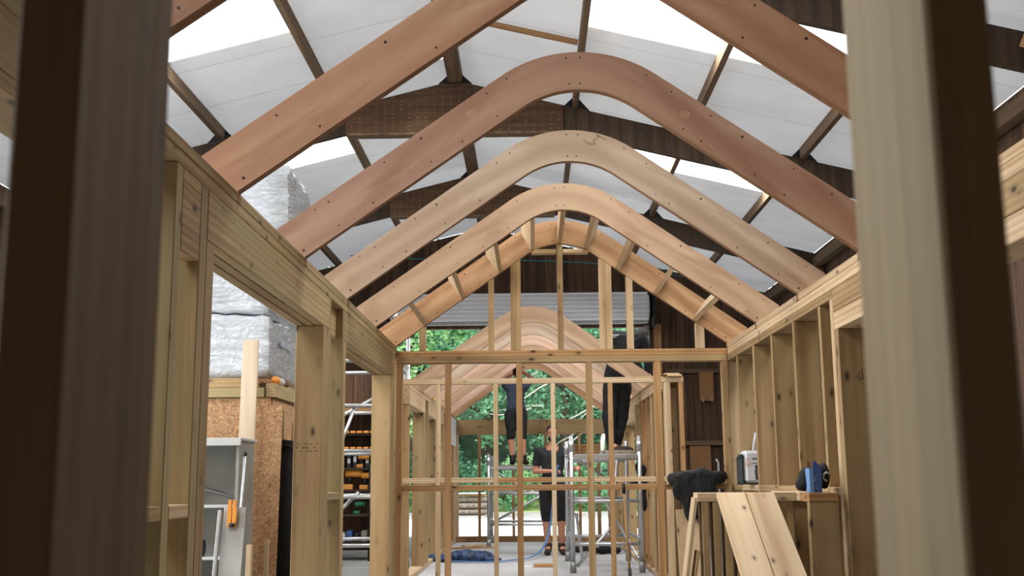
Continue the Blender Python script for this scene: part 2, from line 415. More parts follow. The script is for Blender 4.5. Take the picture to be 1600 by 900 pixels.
# back wall with the big door opening
DX0, DX1, DZ = -2.62, 2.24, 3.97
def side_z(x): return roof_z(x) - 0.01
bm = bmesh.new()
prism(bm, [(BW_L, 0), (DX0, 0), (DX0, side_z(DX0)), (BW_L, side_z(BW_L))], 0, 0.12)
prism(bm, [(DX1, 0), (BW_R, 0), (BW_R, side_z(BW_R)), (DX1, side_z(DX1))], 0, 0.12)
prism(bm, [(DX0, DZ), (DX1, DZ), (DX1, side_z(DX1)), (RX, side_z(RX)), (DX0, side_z(DX0))], 0, 0.12)
tag(obj('wall_back', bm, 'barn_boards', None, (0, BACK, 0)), kind='structure')
bm = bmesh.new(); prism(bm, [(BW_L, 0), (BW_R, 0), (BW_R, side_z(BW_R)), (RX, side_z(RX)), (BW_L, side_z(BW_L))], -0.12, 0)
tag(obj('wall_front', bm, 'barn_boards', None, (0, FRONT, 0)), kind='structure')
bm = bmesh.new(); bx(bm, (BW_R, FRONT, 0), (BW_R + .12, BACK, side_z(BW_R))); tag(obj('wall_right', bm, 'barn_boards_side'), kind='structure')
bm = bmesh.new(); zz = side_z(BW_L)                                   # left wall; its unseen opening is added to let light in
for ya, yb, za, zb in ((FRONT, 3.0, 0, zz), (8.5, BACK, 0, zz), (3.0, 8.5, 3.6, zz)): bx(bm, (BW_L - .12, ya, za), (BW_L, yb, zb))
tag(obj('wall_left', bm, 'barn_boards_side'), kind='structure')
# white sheeted roof lining with openings for the skylights
xb_all = [0, 1.45, 2.82, 4.15, 5.47]
for sg, nm in ((-1, 'ceiling_left'), (1, 'ceiling_right')):
    bm = bmesh.new()
    ys = sorted([FRONT, BACK, 4.3] + [y for y0 in SKY_ROWS for y in (max(y0, FRONT), y0 + 1.07)] + [11.95, 12.25])
    for a, b in zip(ys, ys[1:]):
        if b - a < 0.01: continue
        for i in range(4):
            row = any(abs(a - max(y0, FRONT)) < 1e-3 for y0 in SKY_ROWS)
            open_ = row and any(s == sg and abs(p - xb_all[i]) < 1e-3 and not (a > 13 and s < 0 and p > 2) and not (a < 2 and s > 0) for s, p, q in SKY_BAYS)
            if open_: continue
            x0, x1 = xb_all[i], xb_all[i + 1]
            if sg == -1 and i == 0 and abs(a - 11.95) < 1e-3: x0 = 0.38     # a small gap beside the ridge lets daylight through
            A = RX + sg * x0; B = RX + sg * x1
            v = []
            for yy in (a, b):
                for xx in (A, B):
                    v.append(bm.verts.new((xx, yy, roof_z(xx))))
            bm.faces.new([v[k] for k in ((0, 1, 3, 2) if sg < 0 else (2, 3, 1, 0))]).material_index = 1 if a < 4.25 else 0   # unseen front bay made opaque to keep the near studs dark
    tag(obj(nm, bm, ['roof_panel', 'barn_boards_side']), kind='structure')
wn = 0
for y0 in SKY_ROWS:
    for sg, a, b in SKY_BAYS:
        if (y0 > 13 and sg < 0 and a > 2) or (y0 < 2 and sg > 0): continue
        wn += 1
        A, B = RX + sg * a, RX + sg * b
        if A > B: A, B = B, A
        bm = bmesh.new(); v = [bm.verts.new(p) for p in ((A, y0, roof_z(A) + 0.06), (B, y0, roof_z(B) + 0.06), (B, y0 + 1.07, roof_z(B) + 0.06), (A, y0 + 1.07, roof_z(A) + 0.06))]
        bm.faces.new(v); tag(obj('window_%d' % wn, bm, 'skylight_sheet'), kind='structure')

# dark timber trusses
def truss(y, where):
    t = empty('roof_truss', (RX, y, 0), where, 'roof truss', 'dark timber trusses of the barn roof')
    top = 5.85; dv = 0.33; k = RS
    for sg in (-1, 1):
        bm = bmesh.new(); L = (BW_R - RX)
        P = [(0, top), (L, top - k * L), (L, top - k * L - dv), (0, top - dv)]
        prism(bm, [(sg * x, z) for x, z in P], -0.035, 0.035)
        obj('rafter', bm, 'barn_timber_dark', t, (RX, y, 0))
    for dy in (-0.052, 0.052):
        bm = bmesh.new(); g = 1.32
        prism(bm, [(-g, top - k * g - 0.005), (-g, 5.19), (g - .02, 5.19), (g - .02, top - k * g - 0.005), (0.16, top - 0.045), (-0.16, top - 0.045)], -0.012, 0.012)
        obj('gusset_plate', bm, 'gusset_ply', t, (RX, y + dy, 0))
    bm = bmesh.new(); bx(bm, (-1.3, -0.075, 5.165), (1.28, 0.075, 5.195)); obj('bottom_rail', bm, 'barn_timber', t, (RX, y, 0))
    for px in (-4.15, -2.82, -1.45, 0, 1.45, 2.82, 4.15):          # purlin cleats
        for s2 in (-1, 1):
            bm = bmesh.new(); zt = top - k * abs(px)
            prism(bm, [(px + s2 * 0.03, zt - 0.02), (px + s2 * 0.03, zt + 0.13), (px + s2 * 0.20, zt - 0.03 - (0.04 if s2 * px > 0 else 0))], -0.03, 0.03)
            obj('cleat', bm, 'bracket_black', t, (RX, y, 0))
    return t
TN = {0.1: 'barn truss close to the front wall, over the near end of the timber frame', 4.3: 'dark barn truss passing over the nearer arches',
      8.5: 'dark barn truss crossing the top right corner above the arches', 12.7: 'dark barn truss with wide nail-dotted gusset, the largest seen behind the arches',
      16.9: 'smaller dark barn truss farther back, seen below the nail-dotted gusset'}
for y in (0.1, 4.3, 8.5, 12.7, 16.9): truss(y, TN[y])
PN = {-4.15: 'rough dark purlin low on the left roof slope by the eaves', -2.82: 'rough dark purlin on left roof slope, below the left skylights',
      -1.45: 'rough dark purlin on left roof slope, above the left skylights', 0: 'wide dark ridge purlin running along the top of the barn roof',
      1.45: 'rough dark purlin on right slope, next to the ridge beam', 2.82: 'rough dark purlin on right slope between the two skylight columns',
      4.15: 'rough dark purlin on right slope, below the right skylights'}
for px, lab in PN.items():
    z = 5.85 - RS * abs(px) - (.02 if px == 0 else 0)
    w = 0.17 if px == 0 else 0.065
    o = board('purlin', None, (RX + px - w / 2, FRONT, z - 0.005), (RX + px + w / 2, BACK, z + 0.135), 'barn_timber', 1)
    tag(o, lab, 'purlin', 'purlins under the white barn roof')
# slim batten across the ridge bay
o = beam('batten', None, (RX + 0.10, 10.97, 5.935), (RX + 1.41, 10.95, 5.61), 0.045, 0.05, 'pine_orange'); tag(o, 'light brown batten across the white roof lining beside ridge', 'batten')
# eaves plate and knee braces on the barn side walls
for sx, lab in ((1, 'right'), (-1, 'left')):
    X = BW_R - 0.10 if sx > 0 else BW_L + 0.10
    o = board('wall_plate', None, (X - 0.07, FRONT, 4.30), (X + 0.07, BACK, 4.45), 'barn_timber', 1); tag(o, 'rough timber plate along the top of the %s barn wall' % lab, 'wall plate')
    for y in (4.3, 8.5, 12.7, 16.9):
        p = board('barn_post', None, (X - 0.08, y - 0.1, 0), (X + 0.08, y + 0.1, 4.29), 'barn_timber', 2)
        tag(p, 'rough dark barn post on the %s wall below %s' % (lab, {4.3: 'the truss nearest the camera', 8.5: 'the top corner truss', 12.7: 'the nail-dotted truss', 16.9: 'the farthest truss'}[y]), 'barn post', 'barn posts along the walls')
o = beam('knee_brace', None, (4.0, 8.38, 4.52), (4.40, 7.5, 3.9), 0.09, 0.12, 'pine_orange'); tag(o, 'orange-brown knee brace under the white roof at far right', 'brace')

# roller shutter above the door
t = empty('roller_shutter', ((DX0 + DX1) / 2, BACK - 0.3, DZ), 'grey metal roller shutter rolled up above the barn door opening', 'roller shutter')
bm = bmesh.new(); n = 168; rs = []
for i in range(n):
    a = 2 * PI * i / n; r = 0.235 + 0.02 * abs(math.sin(12 * a)); rs.append((r * math.cos(a), r * math.sin(a)))
va = [bm.verts.new((DX0 - .05, y, z)) for y, z in rs]; vb = [bm.verts.new((DX1 + .05, y, z)) for y, z in rs]
for i in range(n): bm.faces.new((va[i], va[(i + 1) % n], vb[(i + 1) % n], vb[i]))
bm.faces.new(va[::-1]); bm.faces.new(vb); bmesh.ops.recalc_face_normals(bm, faces=bm.faces)
obj('shutter_coil', bm, 'shutter_slat', t, (0, BACK - 0.31, 4.30))
bm = bmesh.new(); prof = []
for i in range(121):
    z = 3.99 + 0.57 * i / 120; prof.append((0.035 * abs(math.sin(PI * (z - 3.99) / 0.082)), z))
va = [bm.verts.new((DX0, -y, z)) for y, z in prof]; vb = [bm.verts.new((DX1, -y, z)) for y, z in prof]
for i in range(120): bm.faces.new((va[i], vb[i], vb[i + 1], va[i + 1]))
obj('curtain', bm, 'shutter_slat', t, (0, BACK - 0.62, 0), smooth=True)
bm = bmesh.new(); bx(bm, (DX0, -0.04, 3.955), (DX1, 0.03, 3.995)); obj('bottom_rail', bm, 'alu_dull', t, (0, BACK - 0.62, 0))
for x in (DX0 - .03, DX1 + .03):
    bm = bmesh.new(); bx(bm, (x - .05, -0.10, 0.0), (x + .05, 0.0, 3.99)); obj('guide_channel', bm, 'alu_dull', t, (0, BACK - 0.01, 0))
    bm = bmesh.new(); bx(bm, (x - .02 + (.1 if x > 0 else -.1), -0.62, 3.93), (x + .02 + (.1 if x > 0 else -.1), 0, 4.66)); obj('end_bracket', bm, 'bracket_black', t, (0, BACK - 0.01, 0))
o = board('door_post', None, (DX1 + .16, BACK - .16, 0), (DX1 + .30, BACK - .01, 4.0), 'pine_orange'); tag(o, 'reddish timber post on the right side of the barn door', 'door post')
pts = []
for i in range(25):
    u = i / 24; x = -3.4 + 6.3 * u; pts.append((x, BACK - 0.75, 5.30 - 0.95 * max(0, u - .35) ** 1.6 - 0.25 * math.sin(PI * min(1, u * 1.4)) * 0.4))
tag(tube('rope', None, pts, 0.012, 'cyan_rope', 6), 'thin teal rope drooping along the dark gable above shutter', 'rope')
# rails, hanging board and panel on the dark back wall, to the right of the door
tag(board('rail', None, (2.6, BACK - .07, 3.06), (BW_R, BACK, 3.14), 'barn_timber'), 'dark horizontal rail on the back wall above the hanging board', 'rail')
t = empty('hanging_board', (3.38, BACK - .1, 2.5), 'pale board hung on the rail of the dark back wall', 'board')
board('panel', t, (3.25, BACK - .10, 2.52), (3.52, BACK - .075, 3.08), 'mdf_brown', 2)
for x in (3.30, 3.47): tube('hook', t, [(x, BACK - .12, 2.60), (x, BACK - .125, 2.5), (x + .03, BACK - .13, 2.49)], 0.008, 'alu', 6)
tag(board('rail', None, (2.9, BACK - .12, 1.68), (4.1, BACK, 1.76), 'barn_timber'), 'dark shelf rail on the back wall above the brown panel', 'rail')
tag(board('sheet_panel', None, (3.02, BACK - .09, 0.86), (3.42, BACK - .05, 1.67), 'mdf_brown', 2), 'brown sheet panel on the back wall beneath the lower rail', 'panel')
for x, lab in ((3.55, 'white pipe on the dark back wall, left one beside brown panel'), (3.72, 'white pipe on the dark back wall, right one beside brown panel')):
    tag(tube('pipe', None, [(x, BACK - .1, 0.0), (x, BACK - .1, 1.35), (x - .04, BACK - .1, 1.42)], 0.022, 'membrane_white'), lab, 'pipe', 'pipes on the back wall')

# ================================================================ CURVED RAFTERS
def arch(cx, y, mat, label, group, marks=False, holes=True, floor2=False):
    k = 0.70; th = math.atan(k); zc = 2.458
    zo = lambda x: 3.248 - k * abs(x)
    zi = lambda x: 3.020 - k * abs(x)
    n = 14; O = []; I = []
    for i in range(-n, n + 1):
        a = th * i / n
        O.append((0.648 * math.sin(a), zc + 0.648 * math.cos(a))); I.append((0.460 * math.sin(a), zc + 0.460 * math.cos(a)))
    poly = [(-1.45, zo(1.45))] + O + [(1.45, zo(1.45)), (1.45, 2.075), (1.29, 2.075), (1.29, zi(1.29))] + I[::-1] + [(-1.29, zi(1.29)), (-1.29, 2.075), (-1.45, 2.075)]
    Z0 = 2.08
    bm = bmesh.new()
    # quad strip keeps the curved board clean
    outer = [(-1.45, zo(1.45)), (-.9, zo(.9))] + O + [(.9, zo(.9)), (1.45, zo(1.45))]
    inner = [(-1.29, zi(1.29)), (-.8, zi(.8))] + I + [(.8, zi(.8)), (1.29, zi(1.29))]
    for yy0, yy1 in ((0.0, 0.0205), (0.0235, 0.044)):
        A = [[bm.verts.new((x, yy, z - Z0)) for x, z in outer] for yy in (yy0, yy1)]
        B = [[bm.verts.new((x, yy, z - Z0)) for x, z in inner] for yy in (yy0, yy1)]
        m = len(outer)
        for i in range(m - 1):
            bm.faces.new((A[0][i], B[0][i], B[0][i + 1], A[0][i + 1])); bm.faces.new((A[1][i + 1], B[1][i + 1], B[1][i], A[1][i]))
            f = bm.faces.new((A[0][i], A[0][i + 1], A[1][i + 1], A[1][i])); f.material_index = 1
            f = bm.faces.new((B[0][i + 1], B[0][i], B[1][i], B[1][i + 1])); f.material_index = 1
        for sgn, i in ((-1, 0), (1, m - 1)):
            fv = [(sgn * 1.45, 2.078), (sgn * 1.29, 2.078)]
            C = [[bm.verts.new((x, yy, z - Z0)) for x, z in fv] for yy in (yy0, yy1)]
            bm.faces.new((A[0][i], C[0][0], C[0][1], B[0][i])); bm.faces.new((A[1][i], C[1][0], C[1][1], B[1][i]))
            for p, q in ((0, 1),):
                bm.faces.new((C[0][0], C[1][0], C[1][1], C[0][1])).material_index = 1
            bm.faces.new((A[0][i], A[1][i], C[1][0], C[0][0])).material_index = 1
            bm.faces.new((B[0][i], B[1][i], C[1][1], C[0][1])).material_index = 1
    bmesh.ops.recalc_face_normals(bm, faces=bm.faces)
    bx(bm, (-1.38, 0.0205, 2.12 - Z0), (-1.31, 0.0235, 2.16 - Z0)); bx(bm, (1.31, 0.0205, 2.12 - Z0), (1.38, 0.0235, 2.16 - Z0))
    if holes:
        rr = random.Random(int(y * 100))
        def disc(x, z, r):
            c = [bm.verts.new((x + r * math.cos(2 * PI * q / 8), -0.0008, z - Z0 + r * math.sin(2 * PI * q / 8))) for q in range(8)]
            f = bm.faces.new(c); f.material_index = 2
        for s in ((-1, 1) if y < 5.5 else ()):          # round ply patches on each leg
            cxp = s * (0.50 + rr.uniform(-.02, .02)); czp = zi(cxp) + 0.125 + rr.uniform(-.02, .02)
            c = [bm.verts.new((cxp + 0.024 * math.cos(2 * PI * q / 14) * (1 + .15 * math.sin(q)), -0.0006, czp - Z0 + 0.020 * math.sin(2 * PI * q / 14))) for q in range(14)]
            bm.faces.new(c).material_index = 3
        for s in (-1, 1):
            for q, d in enumerate((0.03, 0.3, 0.42, 0.55, 0.78, 0.98, 1.16, 1.3)):
                x = s * (d + rr.uniform(-.03, .03))
                if abs(x) < 0.37:
                    a = x / 0.5; zt, zb = zc + 0.62 * math.cos(a), zc + 0.49 * math.cos(a)
                    xt = 0.62 * math.sin(a)
                    disc(xt, zt, 0.0045)
                    if q % 2 == 0: disc(0.49 * math.sin(a), zb, 0.0045)
                else:
                    u = 0.035 if q % 2 else 0.19
                    disc(x, zi(x) + u, 0.006 if q % 3 == 1 else 0.0045)
                    if rr.random() < .5: disc(x + .05, zi(x + .05) + 0.2 - u + .03, 0.004)
    o = obj('curved_rafter', bm, [mat, 'ply_edge', 'screw_dark', 'ply_plug'], None, (cx, y, Z0))
    tag(o, label, 'curved rafter', group)
    if marks:
        P = [at_ for at_ in ((0.035, 3.068), (0.05, 3.046), (0.075, 3.035), (0.095, 3.032), (0.103, 3.038), (0.09, 3.056), (0.11, 3.066), (0.128, 3.082), (0.11, 3.09), (0.145, 3.073), (0.165, 3.058))]
        bm = bmesh.new(); tube_bm(bm, [(x + .048, -0.0006, z - Z0 - .014) for x, z in P], 0.0011, 5)
        obj('pencil_mark', bm, 'pencil', o, (cx, y, Z0))
    return o
G1 = 'curved plywood rafters of the near frame'
CX1 = 0.245
for y, mat, lab, mk in ((2.60, 'ply_red', 'nearest plywood arch, only its lower edge showing at top left beside the dark stud', False),
                        (3.81, 'ply_red', 'large reddish plywood arch whose curved top is cut off by the frame edge', False),
                        (5.00, 'ply_pink', 'pinkish plywood arch, the largest with its whole curved top in view', False),
                        (6.20, 'ply_pale', 'pale plywood arch with a dark pencil squiggle right of its crown', True),
                        (7.38, 'ply_mid', 'plywood arch whose inside edge meets the radial blocking pieces', False),
                        (8.50, 'ply_tan', 'tan plywood arch on top of the gable studs, behind the radial blocking', False)):
    arch(CX1, y, mat, lab, G1, marks=mk)
# radial blocking between the last two arches
th = math.atan(0.7)
bl = [(-1.06, 'lowest on the left slope'), (-.76, 'second from the bottom of the left slope'), (-.47, 'third from the bottom of the left slope'), (-.22, 'first one left of the crown'), (0.0, 'at the crown'),
      (.21, 'first one right of the crown'), (.45, 'third from the bottom of the right slope'), (.74, 'second from the bottom of the right slope'), (1.04, 'lowest on the right slope')]
for x, lab in bl:
    if abs(x) < .3:
        a = x / 0.46; d = Vector((math.sin(a), 0, math.cos(a))); p = Vector((CX1 + 0.462 * math.sin(a), 0, 2.458 + 0.462 * math.cos(a)))
    else:
        s = 1 if x > 0 else -1; d = Vector((s * math.sin(th), 0, math.cos(th))); p = Vector((CX1 + x, 0, 3.02 - .7 * abs(x)))
    c = p + d * 0.086
    o = beam('blocking', None, (c.x, 7.43, c.z), (c.x, 8.495, c.z), 0.036, 0.165, 'pine_pale', d)
    tag(o, 'pale blocking board between the two rear arches, ' + lab, 'blocking board', 'radial blocking boards between the two rear arches')

# ================================================================ NEAR FRAME: LEFT WALL
X0, X1 = -1.045, -1.185
t = empty('timber_wall_frame', (-1.115, 4.6, 0), 'long left wall frame of the near cabin, with plates, lintels, posts and studs', 'wall frame')
def lw(name, y0, y1, z0, z1, mat='pine_green', xi=X0, xo=X1, ax=None): return board(name, t, (min(xi, xo), y0, z0), (max(xi, xo), y1, z1), mat, ax)
lw('bottom_plate', 0.55, 8.64, 0.0, 0.045)
lw('top_plate', 0.55, 4.18, 2.032, 2.074, 'pine_green'); lw('top_plate', 4.185, 8.64, 2.032, 2.074, 'pine_green')
ys = [0.55, 2.6, 3.81, 5.0, 6.2, 7.38, 8.5]
for a, b in zip(ys, ys[1:]): lw('upper_plate', a + (0.047 if a > 1 else 0), b - 0.003, 2.075, 2.115, 'pine_green')
lw('lintel', 0.60, 2.62, 1.90, 2.031, 'pine'); lw('lintel', 0.60, 2.62, 1.863, 1.899, 'pine', ax=1)
lw('post', 2.48, 2.56, 0.045, 1.862, 'stud_dark')
lw('stud', 3.14, 3.20, 0.045, 2.031, 'pine_green'); lw('packer', 3.205, 3.385, 1.775, 1.99, 'pine', X0, X0 - .05, 1)
lw('stud', 3.39, 3.46, 0.045, 2.031, 'pine_green'); lw('stud', 3.465, 3.55, 0.045, 1.862, 'pine')
lw('noggin', 3.205, 3.385, 0.98, 1.02, 'pine_pale'); lw('noggin', 2.565, 3.135, 0.98, 1.02, 'pine')
lw('noggin', 3.205, 3.385, 1.99, 2.03, 'pine')
# opening lintel made of boards side by side
for q in range(3): lw('lintel', 3.47, 5.655, 1.863, 2.031, 'pine_green' if q == 0 else 'pine', X0 - .0495 * q, X0 - .0495 * q - .045 + (0.002 if q < 2 else 0.0), 1)
p = lw('post', 5.50, 5.655, 0.045, 1.862, 'pine')
bm = bmesh.new(); rr = random.Random(3)
for row in range(3):
    x = 0.0
    while x < 0.105:
        w = rr.uniform(.004, .012)
        if rr.random() < (.75 if row != 1 or x < .03 or x > .08 else 0.1): bx(bm, (x, -.0006, -row * .018 - (.007 if row == 1 else .004)), (x + w, 0, -row * .018))
        x += w + rr.uniform(.003, .008)
st = obj('grade_stamp', bm, 'pencil', None, (-1.045 - .125, 5.4995, 1.05 + .2)); st.parent = p
st.matrix_parent_inverse = Matrix.Identity(4)
bpy.context.view_layer.update(); st.matrix_local = p.matrix_world.inverted() @ Matrix.Translation((-1.045 - .125, 5.4985, 1.19 + .08))
lw('stud', 5.657, 5.70, 0.045, 2.031, 'pine_green'); lw('stud', 6.07, 6.112, 0.045, 2.031, 'pine_green'); lw('stud', 6.114, 6.185, 0.045, 1.862, 'pine')
lw('noggin', 5.702, 6.068, 0.985, 1.022, 'pine_green'); lw('packer', 5.702, 6.068, 1.863, 2.031, 'pine', X0 - .04, X0 - .085, 1)
for q in range(3): lw('lintel', 6.114, 8.345, 1.863, 2.031, 'pine_green' if q == 0 else 'pine', X0 - .0495 * q, X0 - .0495 * q - .045, 1)
lw('post', 8.19, 8.345, 0.045, 1.862, 'pine'); lw('stud', 8.347, 8.40, 0.045, 2.031, 'pine_green'); lw('stud', 8.59, 8.635, 0.045, 2.031, 'pine_green')

# ================================================================ NEAR FRAME: RIGHT WALL
X0r, X1r = 1.535, 1.675
t = empty('timber_wall_frame', (1.605, 4.6, 0), 'long right wall frame of the near cabin, closely studded, with a lintel at its near end', 'wall frame')
def rw(name, y0, y1, z0, z1, mat='pine', xi=X0r, xo=X1r, ax=None): return board(name, t, (min(xi, xo), y0, z0), (max(xi, xo), y1, z1), mat, ax)
rw('bottom_plate', 0.55, 8.8, 0, 0.045)
for a, b in zip(ys, ys[1:]): rw('upper_plate', a + (0.047 if a > 1 else 0), b - 0.003, 2.075, 2.115, 'pine_pale')
rw('top_plate', 0.55, 5.0, 2.022, 2.074, 'pine_pale'); rw('top_plate', 5.005, 8.8, 2.022, 2.074, 'pine_pale'); rw('top_plate', 5.51, 8.8, 1.976, 2.021, 'pine')
for z0, z1, m in ((1.905, 2.021, 'pine'), (1.813, 1.903, 'pine_pale')): 
    for q in range(3): rw('lintel', 0.60, 5.505, z0, z1, m, X0r + .0495 * q, X0r + .0495 * q + .045, 1)
jp = rw('post', 5.44, 5.505, 0.045, 1.812, 'pine'); rw('stud', 5.51, 5.565, 0.045, 1.975, 'pine_pale')
for y in (5.755, 6.34, 6.93, 7.508, 8.112): rw('stud', y, y + .044, 0.045, 1.975, 'pine')
rw('stud', 8.53, 8.575, 0.045, 1.975, 'pine_pale'); rw('stud', 8.72, 8.765, 0.045, 1.975, 'pine')
for a, b, m in ((5.567, 5.753, 'pine_pale'), (5.80, 6.338, 'pine_pale'), (6.386, 6.928, 'pine'), (6.976, 7.506, 'pine'), (7.554, 8.11, 'pine_pale'), (8.158, 8.528, 'pine')):
    rw('noggin', a, b, 0.992, 1.032, m)
bm = bmesh.new()
tube_bm(bm, [(-.022, 0, .012), (-.014, 0, -.006), (0, 0, -.024), (.016, 0, -.035)], .0016, 5)
tube_bm(bm, [(.010, 0, .045), (.009, 0, .02), (.018, 0, -.008)], .0016, 5)
tube_bm(bm, [(.006, 0, .028), (-.006, 0, .026), (-.008, 0, .004), (0, 0, -.010), (.008, 0, -.006), (.009, 0, .02)], .0016, 5)
mk = obj('pencil_mark', bm, 'pencil'); mk.parent = jp; bpy.context.view_layer.update()
mk.matrix_local = jp.matrix_world.inverted() @ Matrix.Translation((1.632, 5.4395, 1.565))

# ================================================================ NEAR FRAME: END PARTITION
t = empty('gable_partition_frame', (0.245, 8.56, 0), 'studded end partition of the near cabin with double tie beam and gable studs', 'partition frame')
def pw(name, x0, x1, z0, z1, mat='pine', y0=8.5, y1=8.59, ax=None): return board(name, t, (x0, y0, z0), (x1, y1, z1), mat, ax)
pw('tie_beam', -1.043, 1.533, 2.026, 2.074, 'pine_orange'); pw('top_plate', -1.043, 1.533, 1.977, 2.025, 'pine')
pw('bottom_plate', -1.043, 1.533, 0, .045)
studs = [(-1.043, -.995, 'pine_orange'), (-.662, -.617, 'pine_orange'), (-.108, -.062, 'pine_orange'), (.434, .482, 'pine'), (.962, 1.014, 'pine_orange'), (1.488, 1.533, 'pine')]
for a, b, m in studs: pw('stud', a, b, .046, 1.976, m)
for (a, b, m), (c, d, m2) in zip(studs, studs[1:]): pw('noggin', b + .001, c - .001, .997, 1.040, 'pine_orange')
zi = lambda x: (3.020 - .7 * abs(x - CX1) if abs(x - CX1) > .26 else 2.458 + math.sqrt(.46 ** 2 - (x - CX1) ** 2)) - .004
for a, b in ((-.864, -.816), (-.322, -.280), (-.147, -.108), (-.106, -.067), (.222, .266), (.551, .598), (.600, .647), (.764, .812), (1.30, 1.362)):
    bm = bmesh.new(); prism(bm, [(a, 2.075), (b, 2.075), (b, zi(b)), (a, zi(a))], 8.5, 8.59)
    for v in bm.verts: v.co -= Vector(((a + b) / 2, 8.545, 2.3))
    obj('gable_stud', bm, 'pine_pale' if a > .5 else 'pine', t, ((a + b) / 2, 8.545, 2.3))
pw('collar', .02, .215, 2.845, 2.875, 'pine_pale'); pw('collar', .27, .47, 2.845, 2.875, 'pine_pale')

# ================================================================ NEAREST STUDS (front end of the near frame)
for a, b, lab in ((-.272, -.237, 'dark out-of-focus stud close to the camera, at left'), (.210, .244, 'pale out-of-focus stud close to the camera, at right')):
    tag(board('near_stud', None, (a, .548, .046), (b, .690, 2.03), 'stud_dark' if a < 0 else 'stud_near'), lab, 'stud', 'studs right in front of the camera')
for z0, z1, nm, lab in ((0, .045, 'bottom_plate', 'floor plate under the two studs nearest the camera'), (2.031, 2.074, 'top_plate', 'plate over the two studs nearest the camera')):
    tag(board(nm, None, (-1.04, .548, z0), (1.53, .690, z1), 'pine_green'), lab, 'plate')

# ================================================================ FAR FRAME
CX2 = 0.03
G2 = 'curved plywood rafters of the far frame'
for i, (y, mat) in enumerate(((12.9, 'ply_mid'), (14.05, 'ply_pale'), (15.2, 'ply_pink'), (16.35, 'ply_mid'), (17.5, 'ply_pink'), (18.6, 'ply_tan'))):
    arch(CX2, y, mat, ['foremost plywood arch of the far cabin, in front of the roller shutter', 'second plywood arch of the far cabin, just behind its foremost one',
        'third plywood arch of the far cabin', 'fourth plywood arch of the far cabin', 'last but one plywood arch of the far cabin', 'rearmost plywood arch of the far cabin, against the trees'][i], G2, holes=False)
bm = bmesh.new(); bx(bm, (-1.47, 11.42, 0), (1.55, 18.75, 0.05)); tag(obj('cabin_deck', bm, 'deck_board'), 'light grey boarded deck of the far cabin', 'deck')
XA, XB = CX2 - 1.29, CX2 + 1.29
t = empty('timber_wall_frame', (XA - .07, 15, .05), 'left wall frame of the far cabin with posts and lintels', 'wall frame')
def l2(name, y0, y1, z0, z1, mat='pine', xi=XA, xo=XA - .14, ax=None): return board(name, t, (min(xi, xo), y0, z0), (max(xi, xo), y1, z1), mat, ax)
l2('bottom_plate', 11.45, 18.7, .051, .095, 'pine_pale'); l2('top_plate', 11.45, 18.7, 2.03, 2.073, 'pine_pale')
ya = [11.45, 12.9, 14.05, 15.2, 16.35, 17.5, 18.6]
for a, b in zip(ya, ya[1:]): l2('upper_plate', a + (.046 if a > 12 else 0), b - .003, 2.075, 2.115, 'pine')
l2('lintel', 11.45, 13.2, 1.863, 2.028, 'pine_pale'); l2('post', 13.05, 13.2, .096, 1.86, 'pine'); l2('stud', 11.46, 11.5, .096, 1.86, 'pine')
l2('stud', 13.45, 13.50, .096, 2.028, 'pine_green'); l2('stud', 13.62, 13.67, .096, 1.86, 'pine'); l2('lintel', 13.62, 16.0, 1.863, 2.028, 'pine_pale')
l2('post', 14.65, 14.72, .096, 1.86, 'pine')
for y in (15.9, 16.4, 16.95, 17.5, 18.05): l2('stud', y, y + .045, .096, 2.028 if y > 16 else 1.86, 'pine' if y < 17 else 'pine_orange')
l2('stud', 18.64, 18.69, .096, 2.028, 'pine_pale')
bm = bmesh.new(); bx(bm, (XA + .002, 17.25, 1.62), (XA + .012, 18.5, 2.06), bevel=.003); tag(obj('membrane_sheet', bm, 'membrane_white'), 'white membrane sheet pinned at the far end of the left wall plate', 'sheet')
t = empty('timber_wall_frame', (XB + .07, 15, .05), 'right wall frame of the far cabin with dense studs and a post', 'wall frame')
def r2(name, y0, y1, z0, z1, mat='pine', xi=XB, xo=XB + .14, ax=None): return board(name, t, (min(xi, xo), y0, z0), (max(xi, xo), y1, z1), mat, ax)
r2('bottom_plate', 11.45, 18.7, .051, .095, 'pine_pale'); r2('top_plate', 11.45, 18.7, 2.03, 2.073, 'pine_pale'); r2('top_plate', 11.45, 13.95, 1.985, 2.028, 'pine_pale')
for a, b in zip(ya, ya[1:]): r2('upper_plate', a + (.046 if a > 12 else 0), b - .003, 2.075, 2.115, 'pine')
for y, m in ((11.9, 'pine'), (12.12, 'pine_pale'), (12.6, 'pine'), (13.1, 'pine_orange'), (13.35, 'pine')): r2('stud', y, y + .045, .096, 1.984, m)
r2('post', 13.85, 13.95, .096, 1.86, 'pine'); r2('lintel', 13.955, 16.0, 1.80, 2.028, 'pine_pale'); r2('post', 15.55, 15.7, .096, 1.798, 'pine')
for y in (16.2, 16.75, 17.3, 17.9, 18.62): r2('stud', y, y + .045, .096, 2.028, 'pine')
# far end frame
t = empty('end_wall_frame', (CX2, 18.65, .05), 'far end frame of the far cabin with deep header, low sill and slim studs', 'end frame')
def e2(name, x0, x1, z0, z1, mat='pine', ax=None): return board(name, t, (x0, 18.655 + .0, z0), (x1, 18.745, z1), mat, ax)
e2('header', XA, CX2 + .1, 1.82, 2.07, 'pine'); e2('header', CX2 + .102, XB, 1.82, 2.07, 'pine')
e2('sill', XA, XB, .051, .095, 'pine_orange'); e2('sill', XA, XB, .096, .14, 'pine_orange')
for x in (-.87, -.30, .25, .815): e2('stud', x - .022, x + .022, .141, 1.818, 'pine_orange')
e2('stud', XA, XA + .04, .141, 1.818, 'pine_pale'); e2('stud', XB - .04, XB, .141, 1.818, 'pine_pale')
